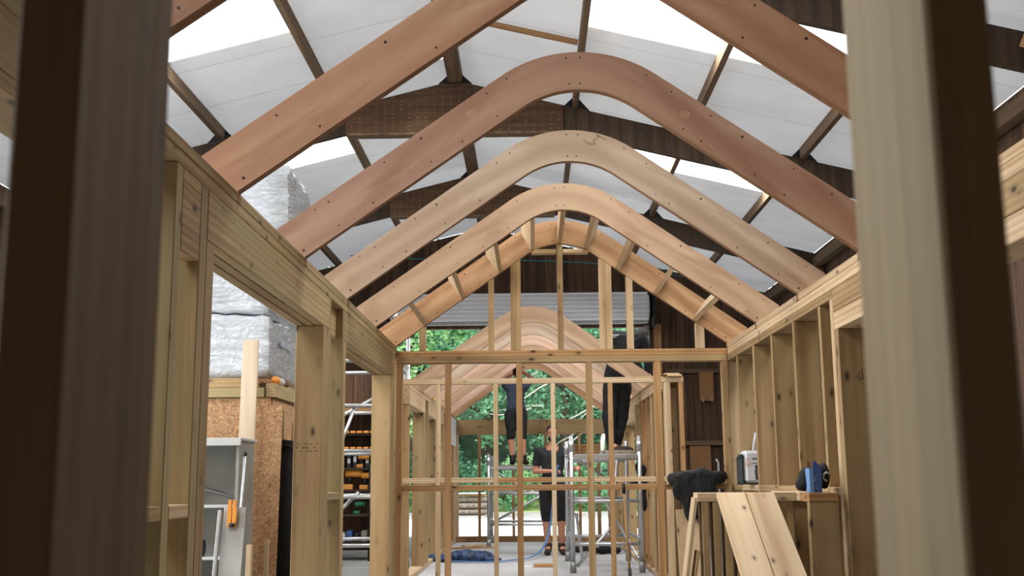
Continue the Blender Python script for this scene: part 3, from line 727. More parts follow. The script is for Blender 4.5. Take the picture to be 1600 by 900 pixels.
# front partition of the far cabin
t = empty('stud_partition', (0.1, 11.3, 0), 'pale studded panel standing between the two cabins, with top rail and mid rail', 'partition frame')
def q2(name, x0, x1, z0, z1, mat='pine_pale', y0=11.3, y1=11.39, ax=None): return board(name, t, (x0, y0, z0), (x1, y1, z1), mat, ax)
q2('top_rail', -1.39, 1.575, 2.053, 2.108); q2('bottom_rail', -1.39, 1.575, 0, .045)
ss = [(-1.385, -1.335), (-.972, -.926), (-.381, -.335), (.21, .256), (.80, .846), (1.372, 1.440), (1.525, 1.572)]
for i, (a, b) in enumerate(ss): q2('stud', a, b, .046, 2.052, 'pine_orange' if i in (4, 6) else 'pine_pale')
for (a, b), (c, d) in zip(ss, ss[1:6]): q2('mid_rail', b + .001, c - .001, 1.046, 1.098, 'pine_orange' if a > -.4 and a < 0 else 'pine_pale')
board('return_board', t, (1.452, 11.40, .052), (1.516, 11.9, 2.05), 'stud_dark', 2)
tag(board('packer', None, (1.41, 11.27, 2.109), (1.56, 11.39, 2.128), 'pine_pale'), 'thin pale packer on the right end of the partition top rail', 'packer', 'packers on the partition top rail')
tag(board('packer', None, (1.38, 11.28, 2.129), (1.54, 11.38, 2.142), 'pine_pale'), 'thin pale packer, topmost on the right end of partition rail', 'packer', 'packers on the partition top rail')

# ================================================================ SCAFFOLD TOWERS
def scaffold(x0, x1, y0, y1, zb, rungs, top, label, plat=None, extra_up=(), braces=(), name='scaffold_tower', rail=None, r=.025, px=None, py=None):
    t = empty(name, ((x0 + x1) / 2, (y0 + y1) / 2, zb), label, 'scaffold tower')
    for y in (y0, y1):
        for x in (x0, x1):
            u = tube('upright', t, [(x, y, zb + .10), (x, y, top)], r, 'alu', 10)
            tube('spigot_collar', u, [(x, y, top - .16), (x, y, top - .05)], r + .008, 'alu', 10)
            tube('foot', u, [(x, y, zb + .001), (x, y, zb + .12)], r + .01, 'alu_dull', 10)
        for z in rungs: tube('rung', t, [(x0, y, z), (x1, y, z)], r * .8, 'alu', 8)
    for z in (rungs[0], rungs[-1]):
        for x in (x0, x1): tube('side_rail', t, [(x, y0, z + .05), (x, y1, z + .05)], r * .75, 'alu', 8)
    for a, b in braces: tube('brace', t, [a, b], r * .75, 'alu', 8)
    if plat:
        bm = bmesh.new(); pa, pb = px or (x0 + .04, x1 - .04); qa, qb = py or (y0 + .03, y1 - .03)
        bx(bm, (pa, qa, plat - .025), (pb, qb, plat), bevel=.004)
        obj('platform', bm, 'log_grey', t)
        bm = bmesh.new(); bx(bm, (x0 + .03, y0 - .02, plat - .075), (x1 - .03, y0 + .02, plat - .026), bevel=.004); obj('platform_edge', bm, 'alu', t)
    return t
scaffold(-.66, .60, 17.2, 18.45, .05, (.39, .86, 1.24), 1.46, 'aluminium scaffold tower at the far left, carrying the man in shorts', 1.30,
         braces=(((-.60, 17.17, .42), (.52, 17.17, 1.02)), ((-.60, 17.20, 1.2), (.52, 17.20, .62))), py=(17.55, 18.1))
scaffold(.455, 1.22, 12.5, 14.25, .05, (.36, .83, 1.30), 1.55, 'aluminium scaffold tower on the right inside the far cabin, carrying the man in black', 1.375,
         braces=(((.50, 12.52, .70), (.62, 13.9, .1)), ((.52, 12.6, 1.3), (1.0, 14.2, 1.05)), ((.50, 12.52, .12), (.95, 12.6, .60)), ((1.19, 12.53, .2), (.95, 14.2, .75)), ((1.02, 14.22, .3), (1.10, 14.22, 1.33))), px=(.84, 1.19), py=(12.55, 13.9))
# planks stored on the right tower
for k, (y, z, x0, x1, lab) in enumerate(((12.66, 1.376, .84, 1.16, 'grey-brown plank lying flat under the man in black, front one'), (12.82, 1.376, .80, 1.15, 'grey-brown plank lying flat under the man in black, rear one'))):
    tag(board('plank', None, (x0, y, z), (x1, y + .14, z + .024), 'log_grey'), lab, 'plank', 'planks on the right scaffold')
for k, (y, z) in enumerate(((18.0, 1.44), (18.0, 1.495), (18.0, 1.55), (18.0, 1.605))):
    tag(board('plank', None, (.62, 18.76 + .0, z), (1.18, 18.90, z + .05), 'pine_orange'), 'orange-brown timber stacked behind the far end frame, %s' % ['lowest of its stack', 'second from the bottom', 'third from the bottom', 'topmost of its stack'][k], 'plank', 'timbers stacked behind the far end frame')
tt = empty('trestle', (.9, 18.83, 0), 'wooden trestle under the orange-brown timbers outside the far end', 'trestle')
for x in (.66, 1.14): board('leg', tt, (x - .03, 18.78, 0), (x + .03, 18.88, 1.39), 'pine', 2)
board('cross_bar', tt, (.6, 18.78, 1.391), (1.2, 18.88, 1.439), 'pine')
scaffold(-2.72, -1.52, 12.2, 13.6, 0, (.38, .90, 1.40, 1.90, 2.40), 3.0, 'tall aluminium scaffold tower outside the left wall, behind the timber posts', None,
         braces=(((-2.68, 12.17, 1.45), (-1.56, 13.6, 2.3)), ((-2.68, 12.2, .2), (-1.9, 12.25, .95)), ((-2.3, 12.22, .95), (-1.95, 12.22, 1.9))), r=.027)
tag(tube('scaffold_pole', None, [(-1.66, 14.4, 0), (-1.66, 14.4, 2.75)], .035, 'alu_dull', 10), 'dull grey steel pole standing outside the far cabin, at left', 'pole')
t = empty('steel_trestle', (-1.95, 15.2, 0), 'dark steel trestle frame behind the dull grey pole', 'trestle')
for x in (-1.75, -2.2):
    tube('leg', t, [(x, 15.2, 0), (x, 15.2, 1.3)], .025, 'bracket_black')
for z in (.35, .8, 1.28): tube('bar', t, [(-2.2, 15.2, z), (-1.75, 15.2, z)], .02, 'bracket_black')

# ================================================================ RACK WITH TOOLS behind the left scaffold
t = empty('tool_rack', (-3.0, 15.5, 0), 'dark shelving rack loaded with tools behind the left scaffold', 'rack')
SH = (.25, .62, .95, 1.25, 1.50, 1.72, 2.05)
for x in (-4.0, -2.1):
    for y in (15.3, 15.9): board('upright', t, (x - .03, y - .03, 0), (x + .03, y + .03, 2.6), 'barn_timber_dark', 2)
for z in SH: board('shelf', t, (-4.0, 15.28, z - .03), (-2.06, 15.92, z), 'barn_timber_dark' if z < 1.9 else 'pine_orange', 0)
board('back_panel', t, (-4.0, 15.93, .1), (-2.06, 15.95, 2.6), 'barn_boards', 2)
rr = random.Random(11)
def drill(x, y, z, s, rot, label, body='orange_plastic'):
    t = empty('power_drill', (x, y, z), label, 'power tool', 'power tools on the rack'); t.rotation_euler.z = rot
    bm = bmesh.new(); tube_bm(bm, [(-.10 * s, 0, .15 * s), (.02 * s, 0, .15 * s), (.06 * s, 0, .15 * s)], [.035 * s, .038 * s, .028 * s], 10); c = obj('body', bm, body); c.parent = t
    bm = bmesh.new(); tube_bm(bm, [(.06 * s, 0, .15 * s), (.12 * s, 0, .15 * s)], [.02 * s, .012 * s], 8); c = obj('chuck', bm, 'black_plastic'); c.parent = t
    bm = bmesh.new(); tube_bm(bm, [(-.05 * s, 0, .13 * s), (-.075 * s, 0, .05 * s)], .02 * s, 8); c = obj('handle', bm, 'black_plastic'); c.parent = t
    bm = bmesh.new(); bx(bm, (-.12 * s, -.035 * s, .001), (-.03 * s, .035 * s, .05 * s), bevel=.006 * s); c = obj('battery', bm, body); c.parent = t
spots = [(.95, -2.42, 'orange_plastic', 'on the middle shelf, leftmost in the gap between the posts', 1.5), (.95, -2.22, 'orange_plastic', 'on the middle shelf, next to the right post', 1.3), (.62, -2.35, 'green_plastic', 'on the second shelf, green one', .9), (1.25, -2.3, 'orange_plastic', 'on the shelf at eye level', 1.0)]
for z, x, m, lab, s in spots: drill(x, 15.38, z + .001, s, rr.uniform(-.4, .4), '%s drill %s' % ('green' if m[0] == 'g' else 'orange', lab), m)
def clamp_row(z, lab):
    for k in range(5):
        x = -2.55 + .09 * k
        t = empty('bar_clamp', (x, 15.30, z), 'small bar clamp with orange grips %s, %s' % (lab, ['leftmost', 'second from left', 'middle one', 'second from right', 'rightmost'][k]), 'clamp', 'bar clamps on the rack')
        tube('bar', t, [(x, 15.27, z + .02), (x + .01, 15.85, z + .03)], .009, 'alu_dull', 6)
        bm = bmesh.new(); bx(bm, (-.035, -.05, 0), (.035, -.012, .032), bevel=.006); obj('grip', bm, 'orange_plastic', t, (x, 15.29, z + .001))
clamp_row(1.50, 'on the fifth shelf'); clamp_row(1.72, 'on the sixth shelf')
for k in range(6):
    x = -2.62 + .085 * k; h = .16 + .05 * (k % 3)
    bm = bmesh.new(); bx(bm, (-.035, -.1, 0), (.035, .1, h), bevel=.008); bx(bm, (-.02, -.102, h * .3), (.02, -.099, h * .6), 1)
    tag(obj('tool_case', bm, ['black_plastic', 'white_mark'], None, (x, 15.5, 1.251)), 'black tool case with pale label on the fourth shelf, %s' % ['leftmost', 'second from the left', 'third from the left', 'third from the right', 'second from the right', 'rightmost'][k], 'case', 'tool cases on the rack')
for k in range(5):
    x = -2.6 + .1 * k
    bm = bmesh.new(); bx(bm, (-.04, -.12, 0), (.04, .12, .12 + .03 * (k % 2)), bevel=.01)
    tag(obj('storage_box', bm, ['white_mark', 'carton_blue', 'black_plastic', 'cabinet_grey', 'carton_brown'][k], None, (x, 15.45, .251)), '%s storage box on the lowest shelf of the rack' % ['white', 'blue', 'black', 'grey', 'brown'][k], 'box', 'boxes on the rack')
for k in range(7):
    y = 15.4 + .05 * k
    o = beam('timber_offcut', None, (-3.4 + .04 * k, y + .02, 2.052 + .012), (-2.12 + .03 * k, y, 2.052 + .012), .045, .022, 'pine_orange', (0, 0, 1)); tag(o, 'orange-brown timber offcut on the top shelf of the rack, number %s from the front' % ['one', 'two', 'three', 'four', 'five', 'six', 'seven'][k], 'offcut', 'offcuts on the rack top')

# ================================================================ LEFT SIDE: OSB STORE, PACKS, CABINET
t = empty('osb_store', (-3.2, 9.7, 0), 'oriented strand board storage box with timber edge rails, under the wrapped packs', 'storage box')
board('front_panel', t, (-4.6, 8.82, .02), (-2.09, 8.84, 1.745), 'osb', 2); board('side_panel', t, (-2.10, 8.845, .02), (-2.08, 10.6, 1.745), 'osb', 2)
board('corner_post', t, (-2.20, 8.85, .0), (-2.105, 8.95, 1.745), 'pine_green'); board('front_stud', t, (-2.075, 9.05, .0), (-2.03, 9.09, 1.66), 'pine_green', 2)
board('edge_rail', t, (-4.6, 8.78, 1.75), (-2.14, 8.86, 1.825), 'pine_green'); board('edge_rail', t, (-4.6, 8.79, 1.826), (-2.2, 8.87, 1.905), 'pine')
board('edge_rail', t, (-2.13, 8.80, 1.75), (-2.05, 10.6, 1.86), 'pine_green')
bm = bmesh.new(); bx(bm, (-4.6, 8.88, 1.87), (-2.14, 10.6, 1.905)); obj('deck', bm, 'osb', t)
o = beam('osb_strip', None, (-2.055, 8.66, 0), (-2.055, 8.775, 1.68), .15, .012, 'osb', (0, -1, 0)); tag(o, 'orange strip of strand board leaning beside the tall white board', 'board')
o = beam('leaning_board', None, (-2.20, 8.46, .0), (-2.235, 8.70, 2.20), .125, .022, 'white_board', (0, -1, 0)); tag(o, 'tall pale whitewood board leaning against the strand board store', 'board')
def pack(z0, z1, x1, y0, seed, label, mat2='clear_wrap', rnd=.07, xl=-4.35, dep=1.25):
    bm = bmesh.new(); nx, ny, nz = 26, 22, 14
    lo, hi = Vector((xl, y0, z0)), Vector((x1, y0 + dep, z1)); c = (lo + hi) / 2; h = (hi - lo) / 2
    bmesh.ops.create_cube(bm, size=2.0); bmesh.ops.subdivide_edges(bm, edges=bm.edges, cuts=27, use_grid_fill=True)
    for v in bm.verts:
        p = Vector((v.co.x * h.x, v.co.y * h.y, v.co.z * h.z)); q = Vector((max(-h.x + rnd, min(h.x - rnd, p.x)), max(-h.y + rnd, min(h.y - rnd, p.y)), max(-h.z + rnd, min(h.z - rnd, p.z))))
        d = p - q
        if d.length > 1e-6: p = q + d.normalized() * rnd
        nn = noise.noise(Vector((p.x * 2.2 + seed, p.y * 2.2, p.z * 5))) * .034 + noise.noise(Vector((p.x * 9, p.y * 9 + seed, p.z * 16))) * .018
        if d.length > 1e-6: p += d.normalized() * nn
        v.co = p
    for f in bm.faces:
        f.smooth = True
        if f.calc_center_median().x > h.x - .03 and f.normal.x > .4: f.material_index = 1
    o = obj('wrapped_pack', bm, ['plastic_wrap', mat2], None, c); return tag(o, label, 'wrapped pack', 'wrapped insulation packs on the store')
pk1 = pack(1.915, 2.44, -2.13, 8.92, 1.3, 'white plastic-wrapped pack directly on the storage box, lowest of its stack')
pk2 = pack(2.445, 2.96, -2.14, 8.92, 5.1, 'white plastic-wrapped pack in the middle of its stack')
pk = pack(2.965, 3.76, -1.97, 8.75, 9.7, 'white plastic-wrapped pack with rounded glossy end, topmost of its stack', rnd=.20, dep=.95)
def strokes(name, parent, loc, rows, mat, axis='x', sc=1.0, seed=1):
    """small printed marks too blurred to read, as in the photograph"""
    rr = random.Random(seed); bm = bmesh.new()
    for z, x0, x1, h in rows:
        x = x0
        while x < x1:
            w = rr.uniform(.5, 1.1) * h * .6
            if axis == 'x': bx(bm, (x, -.0008, z), (min(x + w, x1), 0, z + h))
            else: bx(bm, (0, x, z), (.0008, min(x + w, x1), z + h))
            x += w + h * .25
    return obj(name, bm, mat, parent, loc)
strokes('printed_label', pk2, (-2.62, 8.890, 2.58), [(0, 0, .09, .016)], 'paper_grey', seed=4); strokes('printed_text', pk2, (-2.62, 8.890, 2.66), [(0, 0, .10, .006)], 'paper_grey', seed=5)
strokes('printed_label', pk1, (-2.098, 9.15, 2.20), [(0, 0, .5, .06)], 'paper_grey', 'y', seed=6)
for k, (y, m, lab) in enumerate(((8.95, 'orange_plastic', 'small orange item on the store edge below the packs'), (9.12, 'cabinet_light', 'small grey item on the store edge below the packs'), (9.3, 'carton_brown', 'small brown item on the store edge below the packs'))):
    tag(tube('tape_roll', None, [(-2.085, y - .03, 1.895), (-2.085, y + .03, 1.895)], .034, m, 12), lab, 'tape roll', 'rolls on the store edge')
# grey metal cabinet
t = empty('metal_cabinet', (-2.5, 8.0, 0), 'grey metal cabinet with open front standing before the strand board store', 'cabinet')
def mb(name, lo, hi, mat='cabinet_grey'): 
    c = (Vector(lo) + Vector(hi)) / 2; bm = bmesh.new(); bx(bm, Vector(lo) - c, Vector(hi) - c, bevel=.003); return obj(name, bm, mat, t, c)
mb('back_panel', (-3.1, 8.28, .03), (-2.08, 8.30, 1.37)); mb('side_panel', (-2.10, 7.86, .03), (-2.075, 8.279, 1.365)); mb('side_panel', (-3.12, 7.86, .03), (-3.10, 8.279, 1.365))
mb('top_panel', (-3.12, 7.84, 1.372), (-2.06, 8.30, 1.39), 'cabinet_light'); mb('top_lip', (-3.12, 7.82, 1.335), (-2.06, 7.839, 1.39), 'cabinet_light')
for z in (.92, .56): mb('shelf', (-3.098, 7.87, z - .02), (-2.102, 8.279, z), 'cabinet_light')
mb('frame_post', (-2.145, 8.255, .03), (-2.10, 8.279, 1.34), 'alu_dull')
tube('brace', t, [(-2.75, 8.262, 1.12), (-2.15, 8.262, .95)], .008, 'cabinet_light', 6)
bm = bmesh.new(); prism(bm, [(-.32, 0), (0, 0), (-.06, -.05), (-.32, -.15)], -.004, .004); obj('gusset_plate', bm, 'alu_dull', t, (-2.30, 7.86, 1.334))
for k, x in enumerate((-2.52, -2.40, -2.29)):
    tag(tube('paint_tin', None, [(x, 8.0, .031), (x, 8.0, .2), (x, 8.0, .36)], .05, 'black_plastic', 12), 'black tin at the bottom of the grey cabinet, %s' % ['left one', 'middle one', 'right one'][k], 'tin', 'tins in the cabinet')
tag(tube('tape_roll', None, [(-2.37, 7.94, .62), (-2.33, 7.94, .62)], .058, 'black_plastic', 14), 'black tape roll on the lower cabinet shelf', 'tape roll')
# steel sheet with clamp
o = beam('steel_sheet', None, (-1.99, 7.28, 0), (-1.975, 7.42, .915), .15, .004, 'steel_sheet', (0, -1, 0)); tag(o, 'bare metal sheet with a folded edge standing before the cabinet', 'metal sheet')
o = beam('metal_angle', None, (-2.085, 7.26, 0), (-2.07, 7.40, .895), .022, .03, 'alu', (0, -1, 0)); tag(o, 'bright metal angle alongside the standing metal sheet', 'metal angle')
t = empty('spring_clamp', (-1.97, 7.40, .86), 'orange spring clamp gripping the top edge of the metal sheet', 'clamp')
for dx in (-.016, .016):
    bm = bmesh.new(); prism(bm, [(-.013, -.10), (.010, -.11), (.016, -.02), (.011, .07), (-.007, .075), (-.011, 0)], -.012, .012); obj('jaw', bm, 'orange_plastic', t, (-1.985 + dx, 7.375, .89))
tube('pivot', t, [(-1.999, 7.36, .80), (-1.96, 7.36, .80)], .013, 'black_plastic')
t = empty('level_rod', (-2.05, 7.95, 0), 'thin silver rod with black cap leaning on the cabinet edge', 'rod')
tube('rod', t, [(-2.045, 7.66, .0), (-2.022, 7.80, 1.262)], .010, 'alu', 8); tube('cap', t, [(-2.022, 7.80, 1.262), (-2.0215, 7.803, 1.29)], .015, 'black_plastic', 8)
# black umbrella-like cover and coat beside the store
t = empty('tripod_bag', (-1.98, 9.0, 0), 'long black bag with pale lettering down its side, standing by the store', 'bag')
bm = bmesh.new(); tube_bm(bm, [(0, 0, .02), (.0, 0, .45), (-.02, 0, .95), (-.01, 0, 1.25), (0, 0, 1.33), (.01, 0, 1.41)], [.075, .095, .085, .065, .055, .085], 16)
obj('body', bm, 'black_cloth', t, (-1.985, 9.0, 0))
tube('drawstring', t, [(-2.05, 8.945, 1.36), (-1.98, 8.925, 1.37), (-1.92, 8.96, 1.35)], .008, 'black_plastic', 6)
bm = bmesh.new(); rr = random.Random(8); z = 0
while z < .16:
    h = rr.uniform(.008, .016); bx(bm, (-.009, -.001, z), (.009, 0, z + h)); z += h + .004
obj('lettering', bm, 'white_mark', t, (-2.045, 8.945, 1.14))
tag(tube('wood_handle', None, [(-1.98, 9.15, 0.3), (-1.965, 9.12, 1.56)], .016, 'pine_orange', 8), 'orange wooden handle poking up behind the long black bag', 'handle')
o = beam('timber_offcut', None, (-1.88, 9.25, 0), (-1.90, 9.35, 1.42), .05, .02, 'pine', (0, -1, 0)); tag(o, 'slim timber standing upright right of the long black bag', 'offcut')
bm = bmesh.new(); tube_bm(bm, [(0, 0, .12), (0, 0, .5), (0.0, 0, .9), (-.01, 0, 1.09), (-.02, 0, 1.14)], [.05, .062, .060, .045, .015], 14)
tag(obj('dust_cover', bm, 'black_cloth', None, (-1.845, 9.05, -.10 - .02)), 'second black cloth cover, shorter, right of the lettered bag', 'cover')
for (x, y, h, lab) in ((-2.16, 8.30 - .95, .62, 'short pale offcut right of the metal sheet'), (-2.02, 8.7, .66, 'short pale offcut left of the lettered bag'), (-1.84, 8.75, .62, 'short pale offcut against the big left post')):
    pass
o = beam('timber_offcut', None, (-1.91, 7.55, 0), (-1.915, 7.6, .66), .035, .05, 'pine_pale', (0, -1, 0)); tag(o, 'short pale offcut right of the standing metal sheet', 'offcut')
o = beam('timber_offcut', None, (-2.04, 8.60, 0), (-2.045, 8.63, .64), .03, .03, 'pine_pale', (0, -1, 0)); tag(o, 'short pale offcut left of the lettered black bag', 'offcut')
o = beam('timber_offcut', None, (-1.78, 8.5, 0), (-1.73, 8.55, .72), .04, .03, 'pine_pale', (0, -1, 0)); tag(o, 'short slanted offcut at the foot of the big left post', 'offcut')

# ================================================================ RIGHT SIDE: DWARF FRAME, BOARDS, RADIO, CARTON, JACKETS
t = empty('dwarf_wall_frame', (1.1, 5.6, 0), 'low framed box of closely set studs under a flat plate, on the right', 'dwarf frame')
def dw(name, lo, hi, mat='pine', ax=None): return board(name, t, lo, hi, mat, ax)
dw('top_plate', (.845, 5.70, .965), (1.345, 5.84, 1.008), 'pine_pale'); dw('top_plate', (1.347, 5.62, .965), (1.492, 6.30, 1.008), 'pine_pale'); dw('top_plate', (1.347, 5.44, .965), (1.492, 5.618, 1.008), 'pine_orange', 0)
dw('bottom_plate', (.60, 5.70, 0), (1.345, 5.84, .045)); dw('bottom_plate', (1.347, 5.44, 0), (1.492, 6.3, .045))
for k in range(8): dw('stud', (.868 + .0565 * k, 5.705, .046), (.868 + .0565 * k + .034, 5.835, .964), 'pine')
for y in (5.445, 5.74, 6.2): dw('stud', (1.348, y, .046), (1.491, y + .044, .964), 'pine')
beam('raking_stud', t, (.842, 5.77, .985), (.700, 5.77, .05), .018, .12, 'pine_pale', (0, 1, 0))
beam('raking_stud', t, (.845, 5.76, .72), (.790, 5.76, .40), .014, .10, 'pine', (0, 1, 0))
for x, lab in ((1.010, 'pale knotty board leaning on the low frame, left one of the pair'), (1.157, 'pale board leaning on the low frame, right one of the pair')):
    o = beam('leaning_board', None, (x, 4.02, .012), (x + (0.0), 5.672, 1.000), .144, .024, 'pine_pale', (0, -1, 1)); tag(o, lab, 'board', 'boards leaning on the low frame')
o = beam('ply_offcut', None, (1.20, 8.36, .0), (1.185, 8.44, .85), .20, .018, 'pine_pale', (0, -1, 0)); tag(o, 'pale sheet offcut standing against the partition, below the black jacket', 'board')
# radio
t = empty('site_radio', (1.56, 7.72, 1.033), 'white jobsite radio with round dark speaker and raised handle', 'radio')
bm = bmesh.new(); bx(bm, (-.095, -.09, .012), (.135, .09, .232), bevel=.02); obj('body', bm, 'radio_white', t, (1.56, 7.74, 1.033))
bm = bmesh.new(); bx(bm, (-.118, -.085, .0), (-.096, .085, .19), bevel=.006); bx(bm, (.136, -.085, 0), (.158, .085, .19), bevel=.006); bx(bm, (-.118, -.08, 0.001), (.158, .08, .011)); obj('bumper', bm, 'speaker_dark', t, (1.56, 7.74, 1.033))
bm = bmesh.new(); tube_bm(bm, [(0, -.097, 0), (0, -.088, 0)], .052, 20); bx(bm, (-.048, -.096, -.05), (.048, -.089, .05), bevel=.004); obj('speaker', bm, 'speaker_dark', t, (1.56 + .025, 7.74, 1.033 + .083))
tube('speaker_ring', t, [(1.585 + .022 * math.cos(a * PI / 8), 7.642, 1.116 + .022 * math.sin(a * PI / 8)) for a in range(17)], .0015, 'cabinet_grey', 5)
tube('handle', t, [(1.538, 7.70, 1.25), (1.552, 7.69, 1.33), (1.560, 7.68, 1.385), (1.583, 7.68, 1.385), (1.592, 7.69, 1.33), (1.590, 7.70, 1.25)], .011, 'radio_white', 8)
tube('knob', t, [(1.446, 7.66, 1.222), (1.446, 7.70, 1.222)], .02, 'speaker_dark', 12)
strokes('lettering', t, (1.54, 7.649, 1.033), [(.170, -.02, .055, .012), (.142, -.02, .05, .005)], 'bracket_black', seed=9)
bm = bmesh.new(); tube_bm(bm, [(-.02, 0, .01), (-.012, 0, -.016), (.004, 0, -.02), (.012, 0, .0), (.006, 0, .008)], .0025, 5); tube_bm(bm, [(-.01, 0, .03), (-.004, 0, .022)], .004, 5); obj('printed_mark', bm, 'orange_plastic', t, (1.492, 7.648, 1.18))
# carton and bag on the low frame
t = empty('paper_carton', (1.385, 5.55, 1.0085), 'tall blue paper carton with open top flap, on the low frame', 'carton')
bm = bmesh.new(); bx(bm, (-.012, -.045, 0), (.046, .035, .118)); c = obj('body', bm, 'carton_blue', t, (1.385, 5.55, 1.009))
for f in c.data.polygons:
    pass
bm = bmesh.new(); bx(bm, (-.0135, -.046, 0.001), (-.0121, .034, .118)); bx(bm, (-.012, -.0465, .0), (.006, -.0452, .118)); obj('side_stripe', bm, 'carton_light_blue', t, (1.385, 5.55, 1.009))
bm = bmesh.new(); prism(bm, [(.008, .118), (.047, .118), (.018, .152), (.006, .155)], -.047, -.044); obj('flap', bm, 'carton_blue', t, (1.385, 5.55, 1.009))
bm = bmesh.new(); prism(bm, [(-.008, .119), (.006, .119), (.006, .148), (-.008, .150)], .010, .013); obj('flap', bm, 'carton_brown', t, (1.385, 5.55, 1.009))
strokes('lettering', t, (1.385, 5.5045, 1.009), [(.07, .009, .018, .008), (.055, .009, .018, .010), (.03, .012, .030, .004), (.02, .012, .030, .003), (.085, .036, .044, .004), (.05, .038, .043, .004)], 'paper_grey', seed=12)
def cloth_blob(name, loc, pts, label, cat, mat='black_cloth', group=None, seed=0, amp=.012):
    """soft folded cloth: overlapping ellipsoids fused and wrinkled"""
    bm = bmesh.new()
    for (x, y, z, a, b, c) in pts:
        r = bmesh.ops.create_icosphere(bm, subdivisions=3, radius=1.0)
        for v in r['verts']: v.co = Vector((x + v.co.x * a, y + v.co.y * b, z + v.co.z * c))
    me = bpy.data.meshes.new(name); bm.to_mesh(me); bm.free()
    o = bpy.data.objects.new(name, me); COL.objects.link(o)
    m = o.modifiers.new('r', 'REMESH'); m.mode = 'VOXEL'; m.voxel_size = min(min(p[3:]) for p in pts) * .28; m.use_smooth_shade = True
    q = o.modifiers.new('s', 'SMOOTH'); q.factor = .5; q.iterations = 14
    dg = bpy.context.evaluated_depsgraph_get(); m2 = bpy.data.meshes.new_from_object(o.evaluated_get(dg)); o.modifiers.clear(); o.data = m2
    for v in m2.vertices:
        p = v.co; f = noise.noise(Vector((p.x * 14 + seed, p.y * 14, p.z * 6))) * amp + noise.noise(Vector((p.x * 40, p.y * 40 + seed, p.z * 18))) * amp * .35
        v.co = p + v.normal * f
    for p in m2.polygons: p.use_smooth = True
    m2.materials.clear(); m2.materials.append(MATS[mat]); o.location = loc
    return tag(o, label, cat, group)
cloth_blob('cloth_bag', (1.42, 5.55, 1.010), [(-.062, .07, .035, .03, .05, .034), (-.03, .08, .065, .04, .06, .06), (.02, .09, .07, .045, .055, .065), (.06, .09, .08, .028, .05, .07)], 'black cloth bag slumped behind the blue carton on the low frame', 'bag', seed=3, amp=.006)
tag(tube('metal_bracket', None, [(1.462, 5.53, 1.062), (1.446, 5.53, 1.075), (1.446, 5.53, 1.095), (1.462, 5.53, 1.105), (1.478, 5.53, 1.10)], .005, 'alu', 8), 'small white metal clip in front of the black bag', 'clip')
cloth_blob('jacket', (1.26, 8.46, 1.04), [(-.14, 0, .03, .09, .07, .055), (-.05, 0, .045, .11, .08, .06), (.05, .01, .055, .11, .08, .06), (.14, 0, .045, .09, .07, .055), (-.12, -.05, -.04, .07, .035, .10), (-.07, -.055, -.10, .075, .032, .13), (-.01, -.055, -.06, .075, .032, .12),
            (-.075, -.055, -.20, .045, .026, .09), (-.01, -.055, -.17, .045, .026, .10), (.01, -.055, -.25, .032, .024, .06), (.06, -.05, -.03, .07, .032, .08)],
           'black jacket thrown over the partition rail, above the pale sheet offcut', 'jacket', seed=5, amp=.02)
cloth_blob('jacket', (1.245, 12.56, 1.15), [(0, 0, .02, .06, .05, .07), (.01, 0, -.15, .05, .05, .14), (.02, 0, -.33, .04, .04, .12), (-.09, 0, -.13, .05, .04, .035), (-.03, 0, .06, .05, .04, .05)], 'black coat hanging from the right wall studs of the far cabin', 'coat', seed=8)
# long-handled tool leaning on the end partition
t = empty('long_handled_bar', (.71, 8.45, 0), 'long-handled tool with black grip and brown shaft leaning on the partition', 'hand tool')
tube('grip', t, [(.702, 8.462, .97), (.700, 8.466, 1.045)], .013, 'black_plastic', 10); tube('shaft', t, [(.724, 8.40, .42), (.702, 8.462, .97)], .009, 'pine_orange', 8); tube('socket', t, [(.740, 8.35, .02), (.724, 8.40, .42)], .014, 'speaker_dark', 10)

# ================================================================ FLOOR CLUTTER IN THE FAR CABIN
cloth_blob('tarpaulin', (-.80, 14.3, .051), [(-.28, 0, .04, .12, .14, .05), (-.05, 0, .07, .20, .16, .08), (.14, .05, .06, .16, .14, .07), (.28, .0, .03, .14, .12, .03), (-.45, .1, .04, .10, .10, .05)], 'crumpled blue sheet heaped on the deck of the far cabin', 'sheet', 'blue_tarp', seed=2, amp=.03)
def ground_hose():
    pts = []
    P = [(-1.0, 14.05, .075), (-.6, 13.95, .07), (-.3, 14.1, .075), (.0, 14.6, .085), (.16, 15.0, .19), (.24, 15.16, .42), (.29, 15.18, .75), (.335, 15.2, 1.1), (.37, 15.15, 1.26)]
    V = [Vector(p) for p in P]
    for i in range(len(V) - 1):
        a, b, c, d = V[max(i - 1, 0)], V[i], V[i + 1], V[min(i + 2, len(V) - 1)]
        for k in range(6):
            u = k / 6; pts.append(0.5 * ((2 * b) + (c - a) * u + (2 * a - 5 * b + 4 * c - d) * u * u + (3 * b - a - 3 * c + d) * u ** 3))
    return pts + [V[-1]]
tag(tube('strap', None, ground_hose(), .018, 'blue_hose', 8, .5), 'blue strap running from the heaped sheet up to the standing man', 'strap')
o = board('timber_block', None, (.02, 13.3, .051), (.28, 13.48, .085), 'pine_orange'); tag(o, 'orange-brown timber block lying on the deck in the foreground of the far cabin', 'block')
o = board('paper_sheet', None, (-.13, 13.35, .051), (.0, 13.5, .054), 'white_mark'); tag(o, 'scrap of white paper beside the timber block', 'paper')
cloth_blob('glove', (1.0, 15.5, .051), [(-.15, 0, .05, .10, .07, .05), (0, 0, .06, .12, .08, .06), (.14, .02, .05, .10, .07, .05)], 'dark cloth bundle on the deck under the right scaffold', 'cloth', seed=12, amp=.02)
